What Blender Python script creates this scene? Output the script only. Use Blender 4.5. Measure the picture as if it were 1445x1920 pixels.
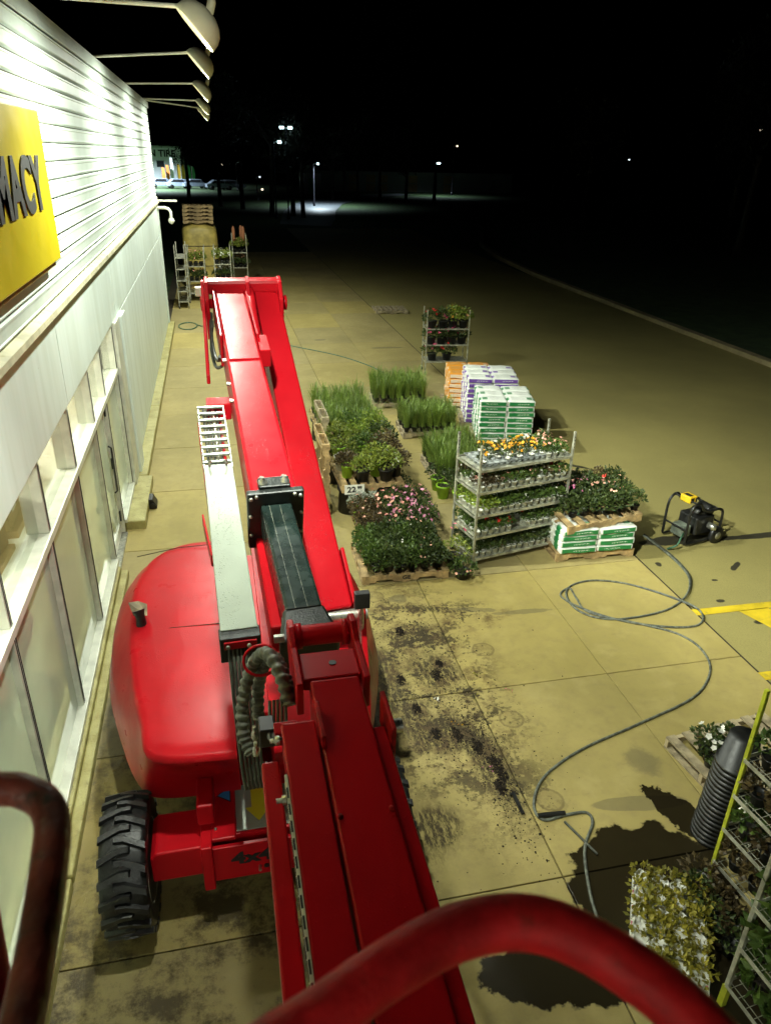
import bpy, math, random
from mathutils import Vector, Matrix
R = math.radians
rnd = random.Random(7)
sc = bpy.context.scene
for o in list(bpy.data.objects): bpy.data.objects.remove(o)
COL = sc.collection

# ------------------------------------------------------------------ camera
cam = bpy.data.cameras.new('camera'); camo = bpy.data.objects.new('camera', cam); COL.objects.link(camo)
M3 = Matrix(((0.97650, 0.07485, -0.20210), (-0.21446, 0.43019, -0.87690), (0.02130, 0.89963, 0.43613)))
camo.matrix_world = Matrix.Translation((0, 0, 5.3)) @ M3.to_4x4()
cam.sensor_fit = 'VERTICAL'; cam.sensor_height = 24; cam.sensor_width = 24
cam.lens = 24 * 1380 / 1920
cam.clip_start = 0.05; cam.clip_end = 3000
cam.dof.use_dof = True; cam.dof.focus_distance = 8.0; cam.dof.aperture_fstop = 4.0
sc.camera = camo

# ------------------------------------------------------------------ sky and exposure (night)
w = bpy.data.worlds.new('World'); sc.world = w; w.use_nodes = True
nt = w.node_tree; bg = nt.nodes['Background']
sky = nt.nodes.new('ShaderNodeTexSky'); sky.sky_type = 'NISHITA'; sky.sun_disc = False
sky.sun_elevation = R(-6); sky.sun_rotation = R(250)
nt.links.new(sky.outputs[0], bg.inputs[0]); bg.inputs[1].default_value = 0.02
sc.view_settings.view_transform = 'Standard'; sc.view_settings.look = 'None'
sc.view_settings.gamma = 1; sc.view_settings.use_curve_mapping = False
sc.view_settings.exposure = 0.0
LAMP = (0.94, 1.0, 0.86)
LAMP_W = 1080.0

# ------------------------------------------------------------------ materials
MATS = {}
def newmat(name):
    m = bpy.data.materials.new(name); m.use_nodes = True
    MATS[name] = m
    return m, m.node_tree, m.node_tree.nodes['Principled BSDF']
def N(t, kind, **kw):
    n = t.nodes.new('ShaderNode' + kind)
    for k, v in kw.items(): setattr(n, k, v)
    return n
def math_(t, op, a, b=None, c=None, clamp=False):
    n = N(t, 'Math', operation=op); n.use_clamp = clamp
    for i, v in enumerate((a, b, c)):
        if v is None: continue
        if isinstance(v, (int, float)): n.inputs[i].default_value = v
        else: t.links.new(v, n.inputs[i])
    return n.outputs[0]
def mixc(t, fac, a, b):
    n = N(t, 'Mix', data_type='RGBA')
    for i, v in ((0, fac), (6, a), (7, b)):
        if isinstance(v, (int, float)): n.inputs[i].default_value = v
        elif isinstance(v, tuple): n.inputs[i].default_value = (*v[:3], 1)
        else: t.links.new(v, n.inputs[i])
    return n.outputs[2]
def noise(t, vec, scale, detail=4, rough=.55):
    n = N(t, 'TexNoise'); n.inputs['Scale'].default_value = scale
    n.inputs['Detail'].default_value = detail; n.inputs['Roughness'].default_value = rough
    t.links.new(vec, n.inputs['Vector']); return n.outputs['Fac']
def ramp(t, fac, a, b):
    n = N(t, 'MapRange'); n.inputs[1].default_value = a; n.inputs[2].default_value = b
    n.interpolation_type = 'SMOOTHSTEP'
    t.links.new(fac, n.inputs[0]); return n.outputs[0]
def bump(t, bsdf, h, strength, dist=.01):
    n = N(t, 'Bump'); n.inputs['Strength'].default_value = strength; n.inputs['Distance'].default_value = dist
    t.links.new(h, n.inputs['Height']); t.links.new(n.outputs[0], bsdf.inputs['Normal']); return n
def wpos(t): return N(t, 'NewGeometry').outputs['Position']
def opos(t): return N(t, 'TexCoord').outputs['Object']

def paint(name, col, rough=.4, var=.12, scale=3.0, metal=0., coat=0., bscale=0, bstr=.1, dirt=None, spec=.5):
    m, t, b = newmat(name); p = opos(t)
    n1 = noise(t, p, scale, 5)
    f = ramp(t, n1, .3, .7)
    dk = tuple(c * (1 - var * 2) for c in col); lt = tuple(min(1, c * (1 + var)) for c in col)
    c = mixc(t, f, dk, lt)
    if dirt:
        d = ramp(t, noise(t, p, scale * 2.7, 6, .65), .55, .72)
        c = mixc(t, math_(t, 'MULTIPLY', d, dirt[1]), c, dirt[0])
    t.links.new(c, b.inputs['Base Color'])
    b.inputs['Metallic'].default_value = metal; b.inputs['Specular IOR Level'].default_value = spec
    r = math_(t, 'MULTIPLY_ADD', noise(t, p, scale * 4, 4), .25, rough - .12, True)
    t.links.new(r, b.inputs['Roughness'])
    b.inputs['Coat Weight'].default_value = coat; b.inputs['Coat Roughness'].default_value = .08
    if bscale: bump(t, b, noise(t, p, bscale, 3), bstr)
    return m

def wet_paint(name, col, rough=.22, drops=.18, metal=0.):
    """glossy paint with beads of water: fine droplets as relief"""
    m, t, b = newmat(name); p = opos(t)
    f = ramp(t, noise(t, p, 2.2, 6), .3, .75)
    c = mixc(t, f, tuple(x * .82 for x in col), col)
    g = ramp(t, noise(t, p, 9, 6, .7), .6, .78)
    c = mixc(t, math_(t, 'MULTIPLY', g, .25), c, tuple(x * .45 + .02 for x in col))
    ms = N(t, 'Mapping'); ms.inputs['Rotation'].default_value = (.2, .1, .25); ms.inputs['Scale'].default_value = (26, 1.6, 8); t.links.new(p, ms.inputs[0])
    scr = math_(t, 'MULTIPLY', ramp(t, noise(t, ms.outputs[0], 1.3, 6, .75), .66, .72), ramp(t, noise(t, p, 1.7, 3), .45, .6))
    c = mixc(t, math_(t, 'MULTIPLY', scr, .55), c, tuple(x * .35 + .035 for x in col))
    t.links.new(c, b.inputs['Base Color'])
    b.inputs['Metallic'].default_value = metal; b.inputs['Specular IOR Level'].default_value = .12
    r = math_(t, 'MULTIPLY_ADD', noise(t, p, 5, 4), .22, rough - .1, True)
    t.links.new(r, b.inputs['Roughness'])
    v = N(t, 'TexVoronoi'); v.inputs['Scale'].default_value = 62; t.links.new(p, v.inputs['Vector'])
    dr = ramp(t, v.outputs['Distance'], .34, .12)
    where = ramp(t, noise(t, p, 3.1, 3), .45, .62)
    bump(t, b, math_(t, 'MULTIPLY', dr, where), min(1, drops*1.6), .006)
    return m

wet_paint('red', (.43, .006, .012), .30)
wet_paint('red_plain', (.47, .006, .012), .32, .12)
paint('red_worn', (.46, .010, .012), .5, .3, 14, dirt=((.03, .018, .010), .5), bscale=60, bstr=.25, spec=.2)
paint('rail_worn', (.20, .035, .02), .4, .3, 11, dirt=((.022, .020, .010), 1.0), bscale=50, bstr=.4)
wet_paint('tray_metal', (.33, .37, .31), .36, .5, .1)
paint('chain_metal', (.20, .23, .18), .4, .25, 9, .3)
paint('steel', (.55, .55, .48), .3, .2, 20, .85)
paint('rack_steel', (.50, .50, .40), .4, .25, 9, .5, dirt=((.22, .17, .08), .4))
paint('yellow_metal', (.40, .43, .03), .4, .15, 8, dirt=((.25, .22, .04), .3))
paint('black_paint', (.012, .016, .014), .35, .3, 12, bscale=90, bstr=.3)
paint('fly_tube', (.016, .030, .026), .28, .25, 3, .1, dirt=((.05, .07, .055), .2))
paint('black_plastic', (.012, .012, .011), .42, .3, 9)
paint('rubber', (.009, .009, .009), .38, .35, 14, dirt=((.05, .045, .03), .15), bscale=70, bstr=.3)
paint('hose_grey', (.13, .14, .11), .5, .3, 20, bscale=120, bstr=.3)
paint('hose_dark', (.055, .06, .045), .45, .3, 15)
paint('hose_green', (.05, .14, .08), .45, .2, 15)
paint('lamp_shell', (.84, .78, .56), .45, .06, 4)
paint('arm_white', (.78, .77, .64), .4, .06, 4)
paint('frame_metal', (.66, .67, .58), .35, .08, 6, .25)
paint('gasket', (.03, .03, .025), .6)
paint('wood', (.42, .29, .13), .7, .3, 6, dirt=((.16, .10, .05), .5), bscale=25, bstr=.35)
paint('wood_grey', (.38, .31, .19), .75, .3, 6, dirt=((.14, .11, .06), .5), bscale=25, bstr=.35)
paint('cardboard', (.42, .28, .13), .8, .1, 3)
paint('tape', (.55, .42, .25), .35, .05, 3)
paint('paper', (.80, .80, .72), .7, .05, 4)
paint('print_black', (.012, .012, .012), .6, .05)
paint('decal_yellow', (.62, .58, .03), .3, .05)
paint('decal_blue', (.02, .28, .62), .3, .05)
paint('pot_white', (.86, .86, .78), .45, .1, 9)
paint('pot_lime', (.32, .58, .035), .4, .1, 9)
paint('pot_grey', (.40, .40, .34), .5, .1, 9)
paint('tray_grey', (.30, .32, .31), .5, .15, 9)
paint('soil', (.028, .018, .010), .95, .4, 40, bscale=120, bstr=.9)
paint('tarp', (.52, .40, .10), .5, .15, 4, bscale=5, bstr=.9)
paint('stalk', (.06, .10, .03), .6)
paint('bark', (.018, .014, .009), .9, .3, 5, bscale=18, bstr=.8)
paint('far_white', (.70, .72, .74), .7, .04, .2)
paint('far_grey', (.30, .34, .30), .8, .1, .3)
paint('far_door', (.45, .33, .16), .8, .1, .5)
paint('interior_wall', (.70, .68, .60), .8, .04, 1)
paint('interior_floor', (.45, .42, .35), .5, .1, 1)
paint('car_paint', (.35, .40, .50), .25, .05, 3, .3)
paint('car_dark', (.02, .02, .025), .2, .05, 3)
paint('flag_orange', (.75, .20, .04), .6, .05); paint('flag_white', (.8, .8, .8), .6, .05)
paint('flag_yellow', (.75, .45, .05), .6, .05); paint('flag_green', (.10, .45, .16), .6, .05)
paint('wash_yellow', (.72, .45, .02), .4, .06, 7)
paint('engine_black', (.015, .015, .014), .35, .3, 12, bscale=40, bstr=.3)
paint('line_yellow', (.62, .44, .015), .7, .12, 3, dirt=((.16, .13, .06), .55))
paint('terracotta', (.45, .18, .08), .7, .1)
paint('sign_yellow', (.58, .46, .012), .35, .02, 1)
paint('sign_edge', (.33, .22, .05), .5, .2, 6)
paint('sign_letter', (.055, .055, .05), .5, .05)

def leafmat(name, col, col2, trans=.25):
    m, t, b = newmat(name)
    g = N(t, 'NewGeometry'); oi = N(t, 'ObjectInfo')
    f = math_(t, 'FRACT', math_(t, 'ADD', g.outputs['Random Per Island'], math_(t, 'MULTIPLY', oi.outputs['Random'], .37)))
    c = mixc(t, f, col, col2)
    br = math_(t, 'MULTIPLY_ADD', oi.outputs['Random'], .5, .75)
    h = N(t, 'HueSaturation'); t.links.new(c, h.inputs['Color']); t.links.new(br, h.inputs['Value'])
    t.links.new(h.outputs[0], b.inputs['Base Color'])
    b.inputs['Roughness'].default_value = .5
    tr = N(t, 'BsdfTranslucent'); t.links.new(h.outputs[0], tr.inputs['Color'])
    mx = N(t, 'MixShader'); mx.inputs[0].default_value = trans
    out = t.nodes['Material Output']
    t.links.new(b.outputs[0], mx.inputs[1]); t.links.new(tr.outputs[0], mx.inputs[2]); t.links.new(mx.outputs[0], out.inputs[0])
leafmat('leaf_green', (.040, .085, .014), (.105, .160, .028))
leafmat('leaf_dark', (.022, .046, .010), (.085, .115, .026))
leafmat('leaf_olive', (.12, .175, .026), (.28, .31, .05))
leafmat('leaf_bronze', (.055, .040, .020), (.12, .085, .03))
leafmat('leaf_lime', (.16, .26, .03), (.30, .36, .05))
leafmat('leaf_yellow', (.14, .135, .014), (.34, .29, .035))
leafmat('leaf_silver', (.35, .40, .32), (.55, .58, .48))
leafmat('grass_blade', (.095, .17, .026), (.27, .36, .065))
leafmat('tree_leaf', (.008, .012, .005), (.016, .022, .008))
leafmat('bloom_pink', (.62, .16, .34), (.80, .36, .50), .15)
leafmat('bloom_salmon', (.72, .26, .22), (.80, .45, .32), .15)
leafmat('bloom_hot', (.72, .05, .16), (.75, .16, .26), .15)
leafmat('bloom_red', (.70, .02, .02), (.75, .06, .04), .15)
leafmat('bloom_orange', (.80, .32, .02), (.85, .50, .04), .15)
leafmat('bloom_white', (.75, .75, .65), (.82, .80, .72), .15)
leafmat('bloom_peach', (.72, .36, .18), (.80, .48, .28), .15)

# painted metal facade
def wallmat(name, col, streak=.2):
    m, t, b = newmat(name); p = wpos(t)
    mp = N(t, 'Mapping'); t.links.new(p, mp.inputs[0]); mp.inputs['Scale'].default_value = (1, 2.2, .25)
    s = ramp(t, noise(t, mp.outputs[0], 1.6, 5), .35, .7)
    c = mixc(t, math_(t, 'MULTIPLY', s, streak), col, (col[0] * .55, col[1] * .56, col[2] * .45))
    sp = N(t, 'TexVoronoi'); sp.inputs['Scale'].default_value = 9; t.links.new(p, sp.inputs['Vector'])
    d = math_(t, 'MULTIPLY', ramp(t, sp.outputs['Distance'], .09, .05), ramp(t, noise(t, p, 2.5, 2), .5, .7))
    c = mixc(t, math_(t, 'MULTIPLY', d, .6), c, (.25, .2, .1))
    t.links.new(c, b.inputs['Base Color'])
    r = math_(t, 'MULTIPLY_ADD', noise(t, p, 4, 3), .25, .28); t.links.new(r, b.inputs['Roughness'])
    bump(t, b, noise(t, p, 1.3, 2), .12, .02)
wallmat('siding', (.62, .69, .63)); wallmat('panel', (.75, .84, .79), .3)
paint('ledge_dirty', (.66, .62, .42), .5, .15, 3, dirt=((.30, .25, .08), .5))

# glass
def glassmat(name, tint=(1, 1, 1), base=None):
    m, t, b = newmat(name); out = t.nodes['Material Output']
    fr = N(t, 'LayerWeight'); fr.inputs[0].default_value = .5
    fz = math_(t, 'MULTIPLY_ADD', math_(t, 'POWER', fr.outputs['Facing'], 5 if base is None else 2.6), .85, .04 if base is None else .08, True)
    gl = N(t, 'BsdfGlossy'); gl.inputs['Roughness'].default_value = .02
    if base is None:
        back = N(t, 'BsdfTransparent'); back.inputs[0].default_value = (*tint, 1)
    else:
        back = N(t, 'BsdfDiffuse'); p = wpos(t)
        f = ramp(t, noise(t, p, .9, 4), .3, .7)
        cc_ = mixc(t, f, tuple(x * .85 for x in base), base); t.links.new(cc_, back.inputs[0])
        tl_ = N(t, 'BsdfTranslucent'); t.links.new(cc_, tl_.inputs[0]); m2 = N(t, 'MixShader'); m2.inputs[0].default_value = .5
        t.links.new(back.outputs[0], m2.inputs[1]); t.links.new(tl_.outputs[0], m2.inputs[2]); back = m2
    mx = N(t, 'MixShader'); t.links.new(fz, mx.inputs[0])
    t.links.new(back.outputs[0], mx.inputs[1]); t.links.new(gl.outputs[0], mx.inputs[2]); t.links.new(mx.outputs[0], out.inputs[0])
glassmat('glass', (.93, .96, .92)); glassmat('glass_film', base=(.86, .95, .80))

def emit(name, col, s):
    m, t, b = newmat(name); b.inputs['Base Color'].default_value = (*col, 1)
    b.inputs['Emission Color'].default_value = (*col, 1); b.inputs['Emission Strength'].default_value = s
emit('bulb', (1, .97, .78), 25); emit('ceiling_glow', (1, .96, .80), 120); emit('street_glow', (.65, .95, 1), 9)
emit('warm_glow', (1, .85, .6), 3); emit('tiny_glow', (.8, .95, 1), 2)

# ground materials: world coordinates, stains with shapes of their own, one painted jib shadow
def ell(t, p, cx, cy, rx, ry, ang=0, wob=.35, nscale=2.5, soft=.25):
    """1 inside a wobbly ellipse on the ground"""
    mp = N(t, 'Mapping', vector_type='TEXTURE'); mp.inputs['Location'].default_value = (cx, cy, 0)
    mp.inputs['Rotation'].default_value = (0, 0, ang); mp.inputs['Scale'].default_value = (rx, ry, 1e3)
    t.links.new(p, mp.inputs[0])
    ln = N(t, 'VectorMath', operation='LENGTH'); t.links.new(mp.outputs[0], ln.inputs[0])
    d = math_(t, 'MULTIPLY_ADD', math_(t, 'SUBTRACT', noise(t, p, nscale, 6, .62), .5), wob * 3, ln.outputs['Value'])
    return ramp(t, d, 1 + soft * .5, 1 - soft * .5)
def mx_(t, *a):
    r = a[0]
    for b in a[1:]: r = math_(t, 'MAXIMUM', r, b)
    return r

m, t, b = newmat('concrete'); p = wpos(t)
f = ramp(t, noise(t, p, .55, 6, .6), .3, .72)
c = mixc(t, f, (.285, .226, .066), (.390, .306, .094))
f2 = ramp(t, noise(t, p, 7, 6, .7), .42, .72)
c = mixc(t, math_(t, 'MULTIPLY', f2, .35), c, (.22, .165, .07))
f3 = ramp(t, noise(t, p, 2.1, 5, .6), .52, .70)
c = mixc(t, math_(t, 'MULTIPLY', f3, .35), c, (.43, .345, .125))
# dragged scrape marks
mp = N(t, 'Mapping'); mp.inputs['Rotation'].default_value = (0, 0, .5); mp.inputs['Scale'].default_value = (1.2, 9, 1); t.links.new(p, mp.inputs[0])
sc_ = math_(t, 'MULTIPLY', ramp(t, noise(t, mp.outputs[0], 1.4, 7, .7), .60, .70), .22)
c = mixc(t, sc_, c, (.17, .12, .05))
# trodden potting soil, plus the jib's cast shadow painted as a dark patch
zone = mx_(t, ell(t, p, 2.0, 6.3, .75, 2.0, .05, .4, 1.2, .9), ell(t, p, 2.2, 7.5, .8, .35, .1, .4, 1.5, .8))
grain = ramp(t, math_(t, 'MULTIPLY_ADD', noise(t, p, 2.6, 3), .55, math_(t, 'MULTIPLY', noise(t, p, 17, 7, .72), .6)), .565, .645)
soilmask = math_(t, 'MULTIPLY', zone, grain)
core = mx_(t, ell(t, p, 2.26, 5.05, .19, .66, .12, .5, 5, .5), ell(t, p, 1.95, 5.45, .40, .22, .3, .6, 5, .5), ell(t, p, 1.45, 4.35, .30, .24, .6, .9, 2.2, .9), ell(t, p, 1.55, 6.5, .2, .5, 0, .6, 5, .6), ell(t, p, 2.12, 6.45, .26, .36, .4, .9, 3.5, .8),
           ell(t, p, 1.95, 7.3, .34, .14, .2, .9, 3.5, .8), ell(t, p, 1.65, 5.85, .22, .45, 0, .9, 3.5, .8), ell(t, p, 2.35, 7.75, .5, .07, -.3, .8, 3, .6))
mps = N(t, 'Mapping'); mps.inputs['Rotation'].default_value = (0, 0, -.35); mps.inputs['Scale'].default_value = (1.0, .35, 1); t.links.new(p, mps.inputs[0])
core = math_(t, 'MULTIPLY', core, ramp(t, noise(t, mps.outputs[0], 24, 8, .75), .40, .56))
soil_and_shadow = mx_(t, soilmask, core)
c = mixc(t, math_(t, 'MULTIPLY', soil_and_shadow, .93), c, (.022, .014, .007))
brown = math_(t, 'MULTIPLY', mx_(t, ell(t, p, 2.55, 7.35, .8, .22, .15, .5, 3, .8), ell(t, p, 1.95, 6.4, .85, 2.1, .05, .45, 1.3, .9)), ramp(t, noise(t, p, 4, 8, .78), .44, .64))
c = mixc(t, math_(t, 'MULTIPLY', brown, .75), c, (.095, .055, .020))
# water from the pressure washer
wet = mx_(t, ell(t, p, 3.15, 3.50, .72, .58, .1, .30, 3.0, .06), ell(t, p, 3.75, 4.08, .16, .42, .35, .45, 5, .06), ell(t, p, 2.2, 2.95, .75, .26, -.15, .4, 3, .08), ell(t, p, 3.3, 2.7, .8, .5, 0, .3, 3, .1))
damp = mx_(t, ell(t, p, 3.45, 4.27, .45, .085, -.13, .12, 4, .12), ell(t, p, 3.75, 4.75, .16, .18, 0, .5, 5, .6), ell(t, p, 2.95, 7.62, .3, .045, -.25, .6, 4, .4), ell(t, p, 3.6, 7.45, .42, .05, -.05, .6, 4, .3),
           ell(t, p, 2.05, 8.05, .12, .10, 0, .4, 5, .4), ell(t, p, 5.0, 21.9, .5, .12, -.05, .3, 2, .4), ell(t, p, 3.1, 23.2, .22, .12, 0, .3, 2, .4))
c = mixc(t, math_(t, 'MULTIPLY', damp, .55), c, (.12, .10, .05))
# rings left by round pots
ring = None
for (rx, ry) in ((2.8, 6.77), (2.69, 5.56), (2.64, 4.47), (1.75, 8.15)):
    a = ell(t, p, rx, ry, .135, .135, 0, .10, 9, .12); i = ell(t, p, rx, ry, .112, .112, 0, .10, 9, .2)
    q = math_(t, 'MULTIPLY_ADD', i, -.65, a, True); ring = q if ring is None else mx_(t, ring, q)
c = mixc(t, math_(t, 'MULTIPLY', ring, .5), c, (.09, .06, .025))
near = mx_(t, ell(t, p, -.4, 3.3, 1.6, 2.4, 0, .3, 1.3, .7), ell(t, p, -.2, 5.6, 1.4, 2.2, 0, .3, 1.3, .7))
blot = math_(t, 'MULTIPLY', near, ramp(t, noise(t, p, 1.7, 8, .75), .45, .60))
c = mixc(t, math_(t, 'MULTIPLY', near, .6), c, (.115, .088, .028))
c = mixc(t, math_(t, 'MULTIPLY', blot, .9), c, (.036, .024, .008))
oi = N(t, 'ObjectInfo'); hs = N(t, 'HueSaturation'); t.links.new(c, hs.inputs['Color']); t.links.new(math_(t, 'MULTIPLY_ADD', oi.outputs['Random'], .20, .90), hs.inputs['Value']); t.links.new(math_(t, 'MULTIPLY_ADD', oi.outputs['Random'], .12, .86), hs.inputs['Saturation'])
c = mixc(t, math_(t, 'MULTIPLY', wet, .97), hs.outputs[0], (.011, .008, .004))
t.links.new(c, b.inputs['Base Color'])
wetrough = math_(t, 'SUBTRACT', .72, math_(t, 'MULTIPLY', mx_(t, math_(t, 'MULTIPLY', near, .95), wet), .48))
t.links.new(wetrough, b.inputs['Roughness']); b.inputs['Specular IOR Level'].default_value = .3
hh = math_(t, 'ADD', math_(t, 'MULTIPLY', noise(t, p, 130, 4, .7), math_(t, 'MULTIPLY_ADD', near, .75, .25)), math_(t, 'MULTIPLY', soil_and_shadow, 1.2))
bump(t, b, hh, .55, .012)

m, t, b = newmat('asphalt'); p = wpos(t)
f = ramp(t, noise(t, p, .35, 6, .6), .3, .75)
c = mixc(t, f, (.270, .228, .074), (.35, .293, .096))
c = mixc(t, math_(t, 'MULTIPLY', ramp(t, noise(t, p, 60, 3, .7), .4, .75), .5), c, (.18, .150, .053))
st = mx_(t, ell(t, p, 8.7, 8.83, 1.75, .085, -.03, .35, 2.4, .15), ell(t, p, 6.55, 11.55, .36, .16, -.3, .45, 3.5, .08), ell(t, p, 6.75, 8.95, .62, .14, 0, .3, 3, .2),
         ell(t, p, 7.15, 8.05, .16, .045, .6, .5, 4, .3), ell(t, p, 6.5, 12.1, .34, .05, -.7, .5, 4, .1), ell(t, p, 6.35, 7.25, .07, .04, 0, .5, 6, .3), ell(t, p, 6.55, 6.7, .08, .05, 0, .5, 6, .3), ell(t, p, 6.6, 7.75, .05, .03, 0, .5, 6, .3), ell(t, p, 6.05, 8.3, .05, .07, 0, .5, 6, .3))
c = mixc(t, math_(t, 'MULTIPLY', st, .92), c, (.010, .008, .005))
t.links.new(c, b.inputs['Base Color']); b.inputs['Roughness'].default_value = .8
bump(t, b, noise(t, p, 90, 2), .5, .01)

m, t, b = newmat('kerb_mossy'); p = wpos(t)
f = ramp(t, noise(t, p, 3, 6, .65), .3, .7)
c = mixc(t, f, (.28, .24, .07), (.44, .40, .16)); c = mixc(t, math_(t, 'MULTIPLY', ramp(t, noise(t, p, 9, 6, .7), .55, .7), .6), c, (.10, .09, .02))
t.links.new(c, b.inputs['Base Color']); b.inputs['Roughness'].default_value = .5; bump(t, b, noise(t, p, 40, 4), .6, .02)
m, t, b = newmat('kerb_pale'); p = wpos(t)
c = mixc(t, ramp(t, noise(t, p, 1.2, 6, .65), .3, .7), (.20, .16, .08), (.33, .27, .14)); t.links.new(c, b.inputs['Base Color']); b.inputs['Roughness'].default_value = .85
m, t, b = newmat('lawn'); p = wpos(t)
c = mixc(t, ramp(t, noise(t, p, 1.5, 6, .7), .3, .7), (.018, .040, .010), (.045, .085, .022)); t.links.new(c, b.inputs['Base Color']); b.inputs['Roughness'].default_value = .95
bump(t, b, noise(t, p, 40, 3), 1, .04)
m, t, b = newmat('gap_dark'); b.inputs['Base Color'].default_value = (.035, .026, .012, 1); b.inputs['Roughness'].default_value = .95
m, t, b = newmat('far_road'); b.inputs['Base Color'].default_value = (.09, .10, .11, 1); b.inputs['Roughness'].default_value = .55

# printed plastic sacks: white film, coloured band round the middle, dark print
def bagmat(name, col, film=(.74, .76, .70)):
    m, t, b = newmat(name); g = N(t, 'TexCoord').outputs['Generated']
    s = N(t, 'SeparateXYZ'); t.links.new(g, s.inputs[0]); x, y, z = s.outputs
    top = ramp(t, z, .84, .90)
    band = math_(t, 'MULTIPLY', ramp(t, z, .14, .20), ramp(t, z, .80, .74))
    endx = math_(t, 'MULTIPLY', ramp(t, x, .04, .07), ramp(t, x, .96, .93))
    onlong = mx_(t, ramp(t, y, .12, .05), ramp(t, y, .88, .95))
    onend = mx_(t, ramp(t, x, .10, .03), ramp(t, x, .90, .97))
    mid = math_(t, 'MULTIPLY', ramp(t, y, .30, .34), ramp(t, y, .70, .66))
    lng = math_(t, 'MULTIPLY', math_(t, 'MULTIPLY', band, endx), onlong)
    c = mixc(t, lng, film, col)
    mp = N(t, 'Mapping'); mp.inputs['Scale'].default_value = (38, 1, 9); t.links.new(g, mp.inputs[0])
    letters = math_(t, 'MULTIPLY', math_(t, 'MULTIPLY', lng, ramp(t, noise(t, mp.outputs[0], 1, 1), .52, .56)), math_(t, 'MULTIPLY', ramp(t, x, .35, .36), ramp(t, x, .8, .79)))
    letters = math_(t, 'MULTIPLY', letters, math_(t, 'MULTIPLY', ramp(t, z, .38, .40), ramp(t, z, .58, .56)))
    c = mixc(t, letters, c, film)
    c = mixc(t, math_(t, 'MULTIPLY', onend, mid), c, col)
    # top print: pale blocks of text and an oval emblem
    tp = math_(t, 'MULTIPLY', top, math_(t, 'MULTIPLY', math_(t, 'MULTIPLY', ramp(t, x, .15, .16), ramp(t, x, .62, .61)), math_(t, 'MULTIPLY', ramp(t, y, .2, .21), ramp(t, y, .8, .79))))
    mp2 = N(t, 'Mapping'); mp2.inputs['Scale'].default_value = (14, 60, 1); t.links.new(g, mp2.inputs[0])
    c = mixc(t, math_(t, 'MULTIPLY', math_(t, 'MULTIPLY', tp, ramp(t, noise(t, mp2.outputs[0], 1, 1), .5, .6)), .45), c, (.35, .36, .33))
    em = math_(t, 'MULTIPLY', top, math_(t, 'MULTIPLY', math_(t, 'MULTIPLY', ramp(t, x, .70, .72), ramp(t, x, .90, .88)), math_(t, 'MULTIPLY', ramp(t, y, .3, .34), ramp(t, y, .7, .66))))
    c = mixc(t, math_(t, 'MULTIPLY', em, .85), c, col)
    t.links.new(c, b.inputs['Base Color']); b.inputs['Roughness'].default_value = .32
    bump(t, b, noise(t, opos(t), 22, 4, .6), .5, .012)
bagmat('sack_green', (.015, .20, .055)); bagmat('sack_purple', (.16, .06, .36)); bagmat('sack_orange', (.70, .55, .40), (.66, .27, .03))

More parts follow.
